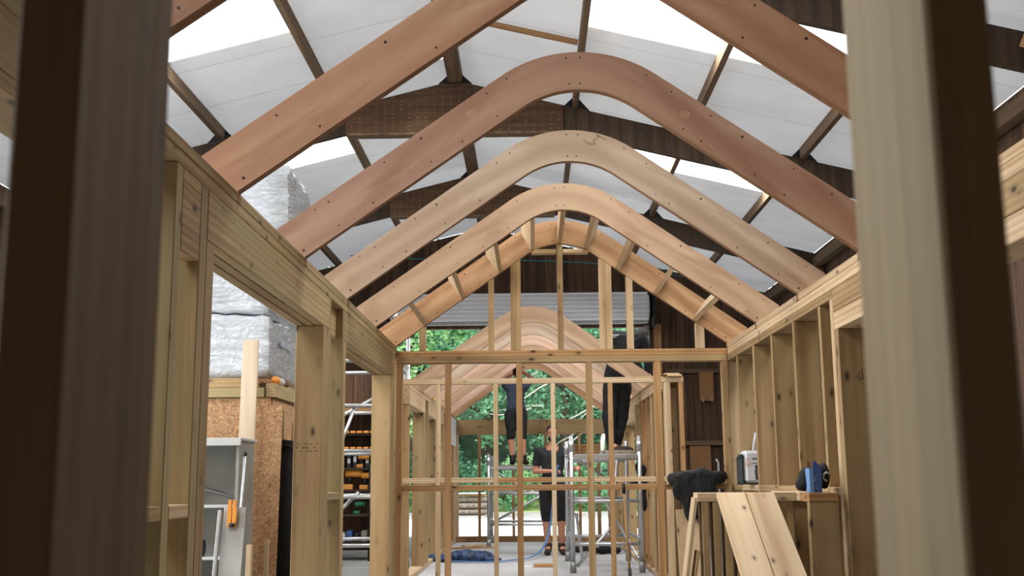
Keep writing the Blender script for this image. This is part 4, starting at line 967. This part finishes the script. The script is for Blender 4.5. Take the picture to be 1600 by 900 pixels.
cloth_blob('tool_bag', (.66, 15.9, .051), [(0, 0, .06, .14, .08, .06), (.08, 0, .1, .06, .06, .05)], 'small dark bag with brown top behind the right scaffold leg', 'bag', 'boot_brown', seed=15)
for k, (x, y, w, rot, lab) in enumerate(((-1.05, 16.9, .5, .3, 'thin board offcut lying on the deck near the far sill, left one'), (-.75, 17.0, .45, -.2, 'thin board offcut lying on the deck near the far sill, right one'), (-.9, 17.5, .4, .6, 'thin board offcut lying on the deck near the far sill, rear one'))):
    o = beam('timber_offcut', None, (x - w / 2 * math.cos(rot), y - w / 2 * math.sin(rot), .063), (x + w / 2 * math.cos(rot), y + w / 2 * math.sin(rot), .063), .10, .022, 'pine_orange' if k != 2 else 'pine_pale'); tag(o, lab, 'offcut', 'offcuts near the far sill')
def nailer(x, y, z, lab, s=1, flip=1):
    t = empty('nail_gun', (x, y, z), lab, 'nail gun', 'nail guns on the wall plates')
    bm = bmesh.new(); tube_bm(bm, [(-.10 * flip, 0, .06), (.0, 0, .075), (.05 * flip, 0, .075)], [.03, .045, .04], 10); obj('body', bm, 'black_plastic', t, (x, y, z))
    bm = bmesh.new(); bx(bm, (-.03, -.035, .0), (.05, .035, .06), bevel=.012); obj('magazine', bm, 'yellow_plastic', t, (x, y, z + .001))
nailer(XA - .06, 14.0 + .5, 2.117, 'black and yellow nail gun on the left wall plate of the far cabin'); nailer(XB + .07, 14.4, 2.117, 'black and yellow nail gun on the right wall plate of the far cabin', flip=-1)

# ================================================================ OUTSIDE
bm = bmesh.new(); bx(bm, (-30, 21.5, -.12), (30, 31.0, -.01)); tag(obj('forecourt', bm, 'bright_gravel'), kind='structure')
bm = bmesh.new(); bx(bm, (-30, 31.0, -.12), (30, 36.5, 0.0)); tag(obj('gravel_strip', bm, 'grey_gravel'), kind='structure')
bm = bmesh.new(); nx, ny = 60, 30; vv = []
for j in range(ny + 1):
    for i in range(nx + 1):
        x = -34 + 68 * i / nx; y = 36.4 + 34 * j / ny; z = max(0, (y - 38)) * .42 + noise.noise(Vector((x * .25, y * .25, 0))) * min(1, (y - 36.4) * .3) * 1.2
        vv.append(bm.verts.new((x, y, z)))
for j in range(ny):
    for i in range(nx):
        f = bm.faces.new((vv[j * (nx + 1) + i], vv[j * (nx + 1) + i + 1], vv[(j + 1) * (nx + 1) + i + 1], vv[(j + 1) * (nx + 1) + i])); f.material_index = 0 if j < 3 else 1; f.smooth = True
tag(obj('hillside', bm, ['grass', 'green_bank']), kind='structure')
def leaves(name, parent, loc, blobs, n, size, mat, seed):
    rr = random.Random(seed); vs = []; fs = []
    tot = sum(b[3] * b[4] for b in blobs)
    for (bx_, by, bz, rx, rz) in blobs:
        m = int(n * rx * rz / tot)
        # clumps of leaves on the blob
        nc = max(6, m // 26)
        for c in range(nc):
            u = rr.uniform(-1, 1); a = rr.uniform(0, 2 * PI); q = math.sqrt(1 - u * u); rad = rr.uniform(.72, 1.0)
            cc = Vector((bx_ + rx * rad * q * math.cos(a), by + rx * rad * q * math.sin(a), bz + rz * rad * u)); cs = rr.uniform(.25, .5) * min(1, rx * .45)
            for k in range(26):
                p = cc + Vector((rr.gauss(0, 1), rr.gauss(0, 1), rr.gauss(0, .8))) * cs * .6
                s = size * rr.uniform(.6, 1.3)
                d = Vector((rr.gauss(0, 1), rr.gauss(0, 1), rr.gauss(0, .6))).normalized(); e = d.cross(Vector((rr.gauss(0, 1), rr.gauss(0, 1), rr.gauss(0, 1)))).normalized()
                i0 = len(vs); vs += [p - d * s * .5, p + e * s * .28, p + d * s * .5, p - e * s * .28]; fs.append((i0, i0 + 1, i0 + 2, i0 + 3))
    me = bpy.data.meshes.new(name); me.from_pydata(vs, [], fs); me.materials.append(MATS[mat])
    o = bpy.data.objects.new(name, me); COL.objects.link(o); o.location = loc; return put(o, parent)
def tree(x, y, z, h, r, mat, label, seed, n=9000, size=.16, group='trees beyond the barn door', low=False):
    rr = random.Random(seed); t = empty('leafy_tree', (x, y, z), label, 'tree', group)
    bm = bmesh.new(); tube_bm(bm, [(0, 0, -.3), (.1 * rr.uniform(-1, 1), 0, h * .3), (.2 * rr.uniform(-1, 1), .1, h * .6), (0, 0, h * .85)], [.22, .17, .11, .04], 8)
    for k in range(7):
        a = rr.uniform(0, 2 * PI); z0 = h * rr.uniform(.25, .6); L = r * rr.uniform(.6, .9)
        tube_bm(bm, [(0, 0, z0), (L * .5 * math.cos(a), L * .5 * math.sin(a), z0 + L * .3), (L * math.cos(a), L * math.sin(a), z0 + L * .55)], [.07, .045, .015], 6)
    obj('trunk', bm, 'bark', t, (x, y, z))
    blobs = [(0, 0, h * .62, r, h * .36)]
    for k in range(9):
        a = rr.uniform(0, 2 * PI); zz = h * rr.uniform(.22 if low else .34, .88); q = r * rr.uniform(.5, .85); s = r * rr.uniform(.35, .6)
        blobs.append((q * math.cos(a), q * math.sin(a), zz, s, s * .75))
    leaves('foliage', t, (x, y, z), blobs, n, size, mat, seed)
TR = [(-7.5, 41, 9.5, 3.6, 'leaf_mid', 'mid green tree at the far left beyond the barn door'), (-4.2, 39.5, 8.5, 2.7, 'leaf_pale', 'pale yellow-green tree left of the long roof of arches'),
      (-1.6, 40.5, 8.8, 3.0, 'leaf_cool', 'blue-green tree behind the man in shorts'), (1.3, 39.8, 8.2, 2.8, 'leaf_mid', 'mid green tree right of the man in shorts'),
      (4.0, 40.8, 9.2, 3.1, 'leaf_cool', 'blue-green tree at the right side of the door opening'), (-3.0, 44, 8.2, 3.6, 'leaf_dark', 'dark tall tree in the back row, left one'),
      (2.6, 44.5, 8.2, 3.7, 'leaf_dark', 'dark tall tree in the back row, right one'), (-9.5, 44, 8.5, 4, 'leaf_dark', 'dark tall tree in the back row, far left'), (7.5, 44, 8.5, 4, 'leaf_dark', 'dark tall tree in the back row, far right')]
for i, (x, y, h, r, m, lab) in enumerate(TR):
    tree(x, y, max(0, y - 38) * .42, h, r, m, lab, 40 + i, n=14000 if y < 42 else 9000, size=.17 if y < 42 else .24, low=True)
BU = [(-5.0, 37.6, 1.3, 'leaf_pale', 'pale bush behind the log stack'), (-3.0, 38.2, 1.9, 'leaf_dark', 'dark bush below the pale tree, left of centre'), (-1.2, 37.8, 1.5, 'leaf_mid', 'mid green bush under the man in shorts'), (.6, 38.3, 1.7, 'leaf_pale', 'pale bush beside the standing man'),
      (2.2, 37.6, 1.6, 'leaf_mid', 'mid green bush right of the standing man'), (3.8, 38.0, 1.8, 'leaf_cool', 'blue-green bush at the right of the opening'), (-7, 38, 1.9, 'leaf_cool', 'blue-green bush at the far left outside')]
for i, (x, y, r, m, lab) in enumerate(BU):
    t = empty('shrub', (x, y, 0), lab, 'bush', 'bushes at the foot of the trees'); rr = random.Random(i)
    bm = bmesh.new()
    for k in range(7): a = rr.uniform(0, 6.3); tube_bm(bm, [(0, 0, -.1), (.4 * r * math.cos(a), .4 * r * math.sin(a), r * .7)], [.03, .01], 5)
    obj('stem', bm, 'bark', t, (x, y, 0))
    leaves('foliage', t, (x, y, 0), [(0, 0, r * .55, r * .8, r * .6)] + [(r * .6 * math.cos(k), .5 * r * math.sin(k), r * (.4 + .12 * (k % 4)), r * .4, r * .35) for k in range(6)], 4200, .13, m, 80 + i)
# dead pale branches hanging in front of the trees
t = empty('dead_branches', (.2, 37.0, 0), 'bare white dead branches in front of the trees', 'branches')
rr = random.Random(5)
for k in range(11):
    p = Vector((.3 + rr.uniform(-.3, 2.6), 38.2 + rr.uniform(-.6, .4), 3.3 + rr.uniform(-.4, 1.9))); d = Vector((-1, rr.uniform(-.3, .3), rr.uniform(-.75, .1))).normalized(); pts = [p]
    for q in range(5): d = (d + Vector((rr.uniform(-.2, .2), rr.uniform(-.2, .2), rr.uniform(-.3, .2)))).normalized(); pts.append(pts[-1] + d * .38)
    tube('branch', t, pts, [.035, .03, .025, .02, .015, .008], 'dead_branch', 5)
bm = bmesh.new(); tube_bm(bm, [(0, 0, -.1), (.3, .1, 2.4), (.9, .2, 5.2)], [.12, .08, .03], 8); obj('stem', bm, 'dead_branch', t, (2.2, 38.4, 0))
# stack of old logs and planks
rr = random.Random(21); n = 0
pos = [('lowest row', .10, 4), ('second row', .28, 4), ('third row', .46, 3)]
for row, z, c in pos:
    for k in range(c):
        r = rr.uniform(.075, .09)
        o = tube('log', None, [(-3.4 + rr.uniform(-.15, .1), 33.6 + .2 * k + .1 * (z > .4), z), (-1.35 + rr.uniform(-.2, .2), 33.6 + .2 * k + .1 * (z > .4), z)], r, 'log_grey', 10)
        tag(o, 'old grey log in the %s of the outdoor stack, %s from the front' % (row, ['first', 'second', 'third', 'fourth'][k]), 'log', 'logs stacked on the gravel')
for k in range(3):
    o = beam('plank', None, (-3.2 + .1 * k, 33.7 + .2 * k, .585), (-1.3 - .1 * k, 33.75 + .2 * k, .585), .15, .05, 'pine_orange'); tag(o, 'orange plank on top of the outdoor log stack, %s' % ['front one', 'middle one', 'rear one'][k], 'plank', 'planks on the log stack')
o = board('sheet_panel', None, (-2.9, 33.5, .63), (-1.4, 34.5, .66), 'white_mark'); tag(o, 'white sheet lying on top of the outdoor log stack', 'sheet')
for k in range(2):
    o = board('timber_block', None, (1.95 - .1 * k, 24.6, .0 + .13 * k), (2.65 - .28 * k, 24.85, .125 + .13 * k), 'carton_brown', 0); tag(o, 'brown timber block on the bright forecourt, %s' % ['lower one', 'upper one'][k], 'block', 'blocks on the forecourt')
for k in range(14):
    x = rr.uniform(-3.2, 1.5); y = rr.uniform(31.3, 34.5)
    bm = bmesh.new(); bmesh.ops.create_icosphere(bm, subdivisions=2, radius=rr.uniform(.07, .16))
    for v in bm.verts: v.co *= 1 + noise.noise(v.co * 9 + Vector((k, 0, 0))) * .5; v.co.z *= .5
    tag(obj('stone', bm, 'rubble', None, (x, y, .02)), 'grey-brown rubble stone on the gravel strip outside', 'stone', 'rubble on the gravel strip')
# dark van-like white shape left outside is only a pale stack of sheets

# ================================================================ PEOPLE
def skin_mesh(J, edges, root, sub=2):
    """joints {name: ((x,y,z), radius)} -> raw (verts, faces) of one tapering skinned surface"""
    names = list(J); idx = {n: i for i, n in enumerate(names)}
    me = bpy.data.meshes.new('tmp'); me.from_pydata([J[n][0] for n in names], [(idx[a], idx[b]) for a, b in edges], [])
    o = bpy.data.objects.new('tmp', me); COL.objects.link(o)
    m = o.modifiers.new('s', 'SKIN'); m.use_smooth_shade = True
    for i, n in enumerate(names):
        r = J[n][1]; r = (r, r) if not isinstance(r, tuple) else r
        me.skin_vertices[0].data[i].radius = r; me.skin_vertices[0].data[i].use_root = (n == root)
    s = o.modifiers.new('u', 'SUBSURF'); s.levels = sub; s.render_levels = sub
    dg = bpy.context.evaluated_depsgraph_get(); e = o.evaluated_get(dg).to_mesh()
    out = ([v.co.copy() for v in e.vertices], [tuple(p.vertices) for p in e.polygons])
    bpy.data.objects.remove(o); return out
def ell(c, r, rot=None, seg=3):
    bm = bmesh.new(); bmesh.ops.create_icosphere(bm, subdivisions=seg, radius=1.0)
    M = (rot or Matrix.Identity(3))
    vs = [Vector(c) + M @ Vector((v.co.x * r[0], v.co.y * r[1], v.co.z * r[2])) for v in bm.verts]; fs = [tuple(v.index for v in f.verts) for f in bm.faces]
    bm.free(); return vs, fs
def limb_mesh(J, edges):
    """closely spaced ellipsoids along each bone, to be fused into one garment"""
    out = []
    for a, b in edges:
        pa, ra = J[a]; pb, rb = J[b]; pa, pb = Vector(pa), Vector(pb)
        ra = ra if isinstance(ra, tuple) else (ra, ra); rb = rb if isinstance(rb, tuple) else (rb, rb)
        n = max(3, int((pb - pa).length / .022))
        for i in range(n + 1):
            u = i / n; rx = ra[0] + (rb[0] - ra[0]) * u; ry = ra[1] + (rb[1] - ra[1]) * u
            out.append(ell(pa.lerp(pb, u), (rx, ry, min(rx, ry) * .9), None, 2))
    return out
def fuse(name, pieces, voxel, mat, parent, loc, wrinkle=0.0, seed=0, smooth=1):
    vs = []; fs = []
    for v, f in pieces:
        n = len(vs); vs += v; fs += [tuple(i + n for i in q) for q in f]
    me = bpy.data.meshes.new(name); me.from_pydata(vs, [], fs); o = bpy.data.objects.new(name, me); COL.objects.link(o)
    m = o.modifiers.new('r', 'REMESH'); m.mode = 'VOXEL'; m.voxel_size = voxel; m.use_smooth_shade = True
    if smooth: q = o.modifiers.new('s', 'SMOOTH'); q.factor = .5; q.iterations = smooth
    dg = bpy.context.evaluated_depsgraph_get(); m2 = bpy.data.meshes.new_from_object(o.evaluated_get(dg)); o.modifiers.clear(); o.data = m2
    if wrinkle:
        for v in m2.vertices:
            p = v.co; v.co = p + v.normal * wrinkle * (noise.noise(Vector((p.x * 11 + seed, p.y * 11, p.z * 7))) + .5 * noise.noise(Vector((p.x * 28, p.y * 28 + seed, p.z * 18))))
    for p in m2.polygons: p.use_smooth = True
    m2.materials.clear(); m2.materials.append(MATS[mat]); o.location = loc
    if parent is not None: put(o, parent)
    return o
def hand(w, d, up, curl, side, s=1.0):
    """palm + four bent fingers + thumb; w wrist point, d pointing direction, up = back of the hand, side = +1/-1 thumb side"""
    w, d, up = Vector(w), Vector(d).normalized(), Vector(up); up = (up - up.dot(d) * d).normalized(); lat = d.cross(up) * side
    out = []
    J = {'w': (w, (.026 * s, .020 * s)), 'p1': (w + d * .045 * s, (.036 * s, .017 * s)), 'p2': (w + d * .085 * s, (.038 * s, .014 * s))}
    out.append(ell(w + d * .048 * s, (.040 * s, .040 * s, .040 * s), Matrix((lat, d * 1.25, up * .42)).transposed()))
    for k, (o, L) in enumerate(((.028, .070), (.010, .080), (-.009, .075), (-.027, .058))):
        b = w + d * .078 * s + lat * o * s; c = curl * (1 + .12 * k)
        p1 = b + (d * math.cos(c * .5) - up * math.sin(c * .5)) * L * .45 * s
        p2 = p1 + (d * math.cos(c * 1.2) - up * math.sin(c * 1.2)) * L * .32 * s
        p3 = p2 + (d * math.cos(c * 1.8) - up * math.sin(c * 1.8)) * L * .27 * s
        out.append(skin_mesh({'a': (w + d * .05 * s + lat * o * s, .010 * s), 'b': (b, .0095 * s), 'c': (p1, .0088 * s), 'd': (p2, .008 * s), 'e': (p3, .007 * s)}, [('a', 'b'), ('b', 'c'), ('c', 'd'), ('d', 'e')], 'a', 1))
    b = w + d * .025 * s + lat * .028 * s; p1 = b + (lat * .75 + d * .6 - up * .2).normalized() * .038 * s; p2 = p1 + (d * .9 + lat * .25 - up * .35).normalized() * .030 * s
    out.append(skin_mesh({'a': (w + d * .02 * s + lat * .01 * s, .013 * s), 'b': (b, .0125 * s), 'c': (p1, .010 * s), 'd': (p2, .0085 * s)}, [('a', 'b'), ('b', 'c'), ('c', 'd')], 'a', 1))
    return out
def head_parts(c, fwd, s=1.0, tilt=(0, 0, 1)):
    f = Vector(fwd).normalized(); u = Vector(tilt); u = (u - u.dot(f) * f).normalized(); r = f.cross(u); c = Vector(c)
    M = Matrix((r, f, u)).transposed()
    P = lambda x, y, z: c + M @ (Vector((x, y, z)) * s)
    E = lambda p, q, rot=M: ell(P(*p), tuple(k * s for k in q), M)
    body = [E((0, -.008, .030), (.076, .094, .086)), E((0, .022, -.045), (.056, .062, .068)), E((0, .056, -.085), (.030, .026, .022)), E((0, .092, -.012), (.012, .018, .024)), E((0, .098, -.025), (.016, .014, .011)),
            E((-.078, .0, -.005), (.010, .020, .032)), E((.078, .0, -.005), (.010, .020, .032)), E((0, .078, .022), (.052, .014, .010)), E((0, .080, -.060), (.024, .012, .007)), E((-.04, .062, -.02), (.022, .022, .02)), E((.04, .062, -.02), (.022, .022, .02))]
    hair = [E((0, -.020, .050), (.079, .092, .078)), E((-.062, -.014, .018), (.018, .050, .040)), E((.062, -.014, .018), (.018, .050, .040)), E((0, -.064, .0), (.060, .036, .055))]
    beard = [E((0, .050, -.082), (.044, .044, .034)), E((-.046, .030, -.06), (.018, .036, .032)), E((.046, .030, -.06), (.018, .036, .032)), E((0, .086, -.044), (.026, .012, .006))]
    eyes = [(P(-.030, .085, .004), P(-.030, .078, .004)), (P(.030, .085, .004), P(.030, .078, .004))]
    mouth = (P(-.018, .0935, -.061), P(.018, .0935, -.061))
    return body, hair, beard, eyes, mouth, P
def person(loc, J, faces, headc, headdir, hands, label, shirt, sleeve, legwear, legcut, shoes, socks=False, beard=False, tilt=(0, 0, 1), s=1.0, lettering=None):
    t = empty('person', loc, label, 'person')
    L = Vector(loc)
    E = [('pelvis', 'spine'), ('spine', 'chest'), ('chest', 'neck'), ('chest', 'sL'), ('chest', 'sR'), ('sL', 'eL'), ('eL', 'wL'), ('sR', 'eR'), ('eR', 'wR'),
         ('pelvis', 'hL'), ('pelvis', 'hR'), ('hL', 'kL'), ('kL', 'cL'), ('cL', 'aL'), ('aL', 'tL'), ('hR', 'kR'), ('kR', 'cR'), ('cR', 'aR'), ('aR', 'tR')]
    for q in 'LR':
        a, b = Vector(J['k' + q][0]), Vector(J['a' + q][0]); J['c' + q] = (a.lerp(b, .32) + Vector((0, .0, 0)), .056 * s)
    body = limb_mesh(J, E)
    hb, hair, be, eyes, mouth, P = head_parts(headc, headdir, s, tilt)
    body += hb
    body.append(skin_mesh({'a': (J['chest'][0], .06 * s), 'b': (J['neck'][0], .058 * s), 'c': (tuple(Vector(headc) - Vector((0, 0, .03))), .055 * s)}, [('a', 'b'), ('b', 'c')], 'a', 1))
    for (q, d, up, curl, side) in hands: body += hand(J['w' + q][0], d, up, curl, side, s)
    bo = fuse('body', body, .0055, 'skin', t, L)
    fuse('hair', hair, .007, 'hair_dark', t, L, .004)
    if beard: fuse('beard', be, .006, 'hair_dark', t, L, .003)
    for a, b in eyes: tube('eye', bo, [L + a, L + b], .009 * s, 'hair_dark', 8)
    tube('mouth', bo, [L + mouth[0], L + mouth[1]], .003 * s, 'boot_brown', 6)
    # shirt
    g = lambda n, k: (J[n][0], (J[n][1] + k) if not isinstance(J[n][1], tuple) else tuple(v + k for v in J[n][1]))
    S = {n: g(n, .014) for n in ('pelvis', 'spine', 'chest', 'sL', 'sR')}
    a, b = Vector(J['pelvis'][0]), Vector(J['spine'][0]); S['pelvis'] = (tuple(a.lerp(b, .10)), S['pelvis'][1])
    S['nk'] = (tuple(Vector(J['chest'][0]).lerp(Vector(J['neck'][0]), .62)), .070 * s)
    SE = [('pelvis', 'spine'), ('spine', 'chest'), ('chest', 'nk'), ('chest', 'sL'), ('chest', 'sR')]
    for q in 'LR':
        if sleeve == 'short':
            S['m' + q] = (tuple(Vector(J['s' + q][0]).lerp(Vector(J['e' + q][0]), .62)), .060 * s); SE.append(('s' + q, 'm' + q))
        else:
            S['e' + q] = g('e' + q, .014); S['v' + q] = (tuple(Vector(J['e' + q][0]).lerp(Vector(J['w' + q][0]), .9)), .036 * s); SE += [('s' + q, 'e' + q), ('e' + q, 'v' + q)]
    sh = fuse('shirt', limb_mesh(S, SE), .009, shirt, t, L, .010, 3)
    # legwear
    T = {'pelvis': g('pelvis', .016), 'hL': g('hL', .018), 'hR': g('hR', .018)}; TE = [('pelvis', 'hL'), ('pelvis', 'hR')]
    for q in 'LR':
        if legcut == 'short':
            T['k' + q] = (tuple(Vector(J['h' + q][0]).lerp(Vector(J['k' + q][0]), .98)), .077 * s); TE.append(('h' + q, 'k' + q))
        else:
            T['k' + q] = g('k' + q, .014); T['a' + q] = (tuple(Vector(J['k' + q][0]).lerp(Vector(J['a' + q][0]), .93)), .056 * s); TE += [('h' + q, 'k' + q), ('k' + q, 'a' + q)]
    fuse('shorts' if legcut == 'short' else 'trousers', limb_mesh(T, TE), .009, legwear, t, L, .012, 7)
    for q in 'LR':
        a, b = Vector(J['a' + q][0]), Vector(J['t' + q][0]); d = (b - a); d.z = 0; d.normalize()
        m = Matrix((Vector((-d.y, d.x, 0)), d, Vector((0, 0, 1)))).transposed(); base = Vector((a.x, a.y, 0))
        z0 = min(a.z, b.z) * 0
        fuse('shoe', [ell(base + d * .075 * s + Vector((0, 0, .045)), (.046 * s, .135 * s, .044), m), ell(base + Vector((0, 0, .075)), (.050 * s, .062 * s, .065), m), ell(Vector((a.x, a.y, .125)), (.054 * s, .056 * s, .065), m), ell(base + d * .13 * s + Vector((0, 0, .035)), (.047 * s, .07 * s, .034), m)], .009, shoes, t, L + Vector((0, 0, .0)), 0)
        if socks: tube('sock', t, [L + Vector((a.x, a.y, .10)), L + Vector((a.x, a.y, .19)).lerp(L + Vector(J['c' + q][0]), .12)], .053 * s, 'sock_grey', 14)
    if lettering:
        p, n = lettering; strokes('lettering', sh, L + Vector(p), [(0, 0, n, .014), (-.022, .01, n * .7, .008)], 'white_mark', seed=2)
    return t

# standing man, facing the camera
J = {'pelvis': ((0, 0, .94), (.150, .105)), 'spine': ((0, .0, 1.13), (.140, .105)), 'chest': ((0, .01, 1.33), (.165, .115)), 'neck': ((0, -.005, 1.50), .056),
     'sL': ((-.185, .01, 1.40), .062), 'eL': ((-.245, .03, 1.13), .046), 'wL': ((-.02, -.20, 1.13), .028), 'sR': ((.185, .01, 1.40), .062), 'eR': ((.27, .02, 1.15), .046), 'wR': ((.33, -.20, 1.17), .028),
     'hL': ((-.09, 0, .86), .092), 'kL': ((-.10, -.01, .49), .062), 'aL': ((-.075, .02, .10), .042), 'tL': ((-.09, -.12, .045), .034), 'hR': ((.09, 0, .86), .092), 'kR': ((.11, -.02, .49), .062), 'aR': ((.11, .02, .10), .042), 'tR': ((.14, -.11, .045), .034)}
person((.30, 15.45, .0512), J, None, (0, -.02, 1.645), (.12, -1, -.05), [('L', (.9, -.25, .1), (0, -.3, 1), 1.0, -1), ('R', (.1, -1, .15), (0, .3, 1), .9, 1)],
       'bearded person in dark t-shirt standing on the deck, facing the camera', 'dark_shirt', 'short', 'black_shorts', 'short', 'boot_brown', beard=True)
# man on the left scaffold, seen from behind, arms raised
J = {'pelvis': ((.0, 0, .86), (.150, .11)), 'spine': ((.0, .0, 1.03), (.130, .10)), 'chest': ((.0, .01, 1.20), (.155, .11)), 'neck': ((.02, .03, 1.37), .054),
     'sL': ((-.165, .02, 1.28), .060), 'eL': ((-.20, .17, 1.40), .044), 'wL': ((-.02, .26, 1.50), .028), 'sR': ((.165, .02, 1.28), .060), 'eR': ((.255, .12, 1.40), .044), 'wR': ((.10, .22, 1.52), .028),
     'hL': ((-.085, 0, .79), .092), 'kL': ((-.085, .0, .44), .062), 'aL': ((-.06, .02, .10), .040), 'tL': ((-.07, .14, .045), .032), 'hR': ((.085, 0, .79), .092), 'kR': ((.10, .0, .44), .062), 'aR': ((.12, .02, .10), .040), 'tR': ((.16, .13, .045), .032)}
person((-.235, 17.75, 1.3012), J, None, (.03, .06, 1.475), (.1, 1, .35), [('L', (.6, .3, .6), (-.3, -1, .2), 1.0, 1), ('R', (-.6, .3, .6), (.3, -1, .2), 1.0, -1)],
       'person in black shorts on the left scaffold with arms raised, seen from behind', 'grey_blue_shirt', 'short', 'black_shorts', 'short', 'black_plastic', socks=True, s=.95)
t = empty('power_driver', (-.15, 18.02, 2.86), 'small silver and black tool held up by the person in shorts', 'power tool')
tube('body', t, [(-.19, 18.03, 2.865), (-.12, 18.05, 2.885)], .024, 'alu', 10); tube('chuck', t, [(-.12, 18.05, 2.885), (-.09, 18.06, 2.893)], .012, 'black_plastic', 8)
# man in black on the right scaffold, leaning over the wall plate
J = {'pelvis': ((.05, 0, .84), (.165, .12)), 'spine': ((.08, .02, 1.03), (.155, .12)), 'chest': ((.16, .05, 1.34), (.175, .14)), 'neck': ((.30, .17, 1.40), .060),
     'sL': ((.04, .02, 1.38), .090), 'eL': ((.24, -.08, 1.16), .050), 'wL': ((.35, -.06, .93), .030), 'sR': ((.33, .12, 1.41), .095), 'eR': ((.47, .20, 1.15), .048), 'wR': ((.42, .16, .90), .028),
     'hL': ((-.01, 0, .78), .105), 'kL': ((-.06, -.01, .44), .070), 'aL': ((-.04, .02, .10), .045), 'tL': ((.05, -.02, .045), .034), 'hR': ((.11, .03, .78), .105), 'kR': ((.10, .06, .44), .068), 'aR': ((.04, .14, .10), .044), 'tR': ((.14, .16, .045), .034)}
person((1.0, 13.25, 1.3762), J, None, (.385, .27, 1.41), (.6, .6, -.5), [('L', (.4, .1, -.9), (-.9, -.3, .2), 1.1, -1), ('R', (-.2, 0, -1), (.9, .3, .1), 1.1, 1)],
       'person in black clothes on the right scaffold, bending over the wall plate', 'black_cloth', 'long', 'black_cloth', 'long', 'boot_brown', tilt=(.3, .2, 1), lettering=((-.03, -.105, 1.40), .11))
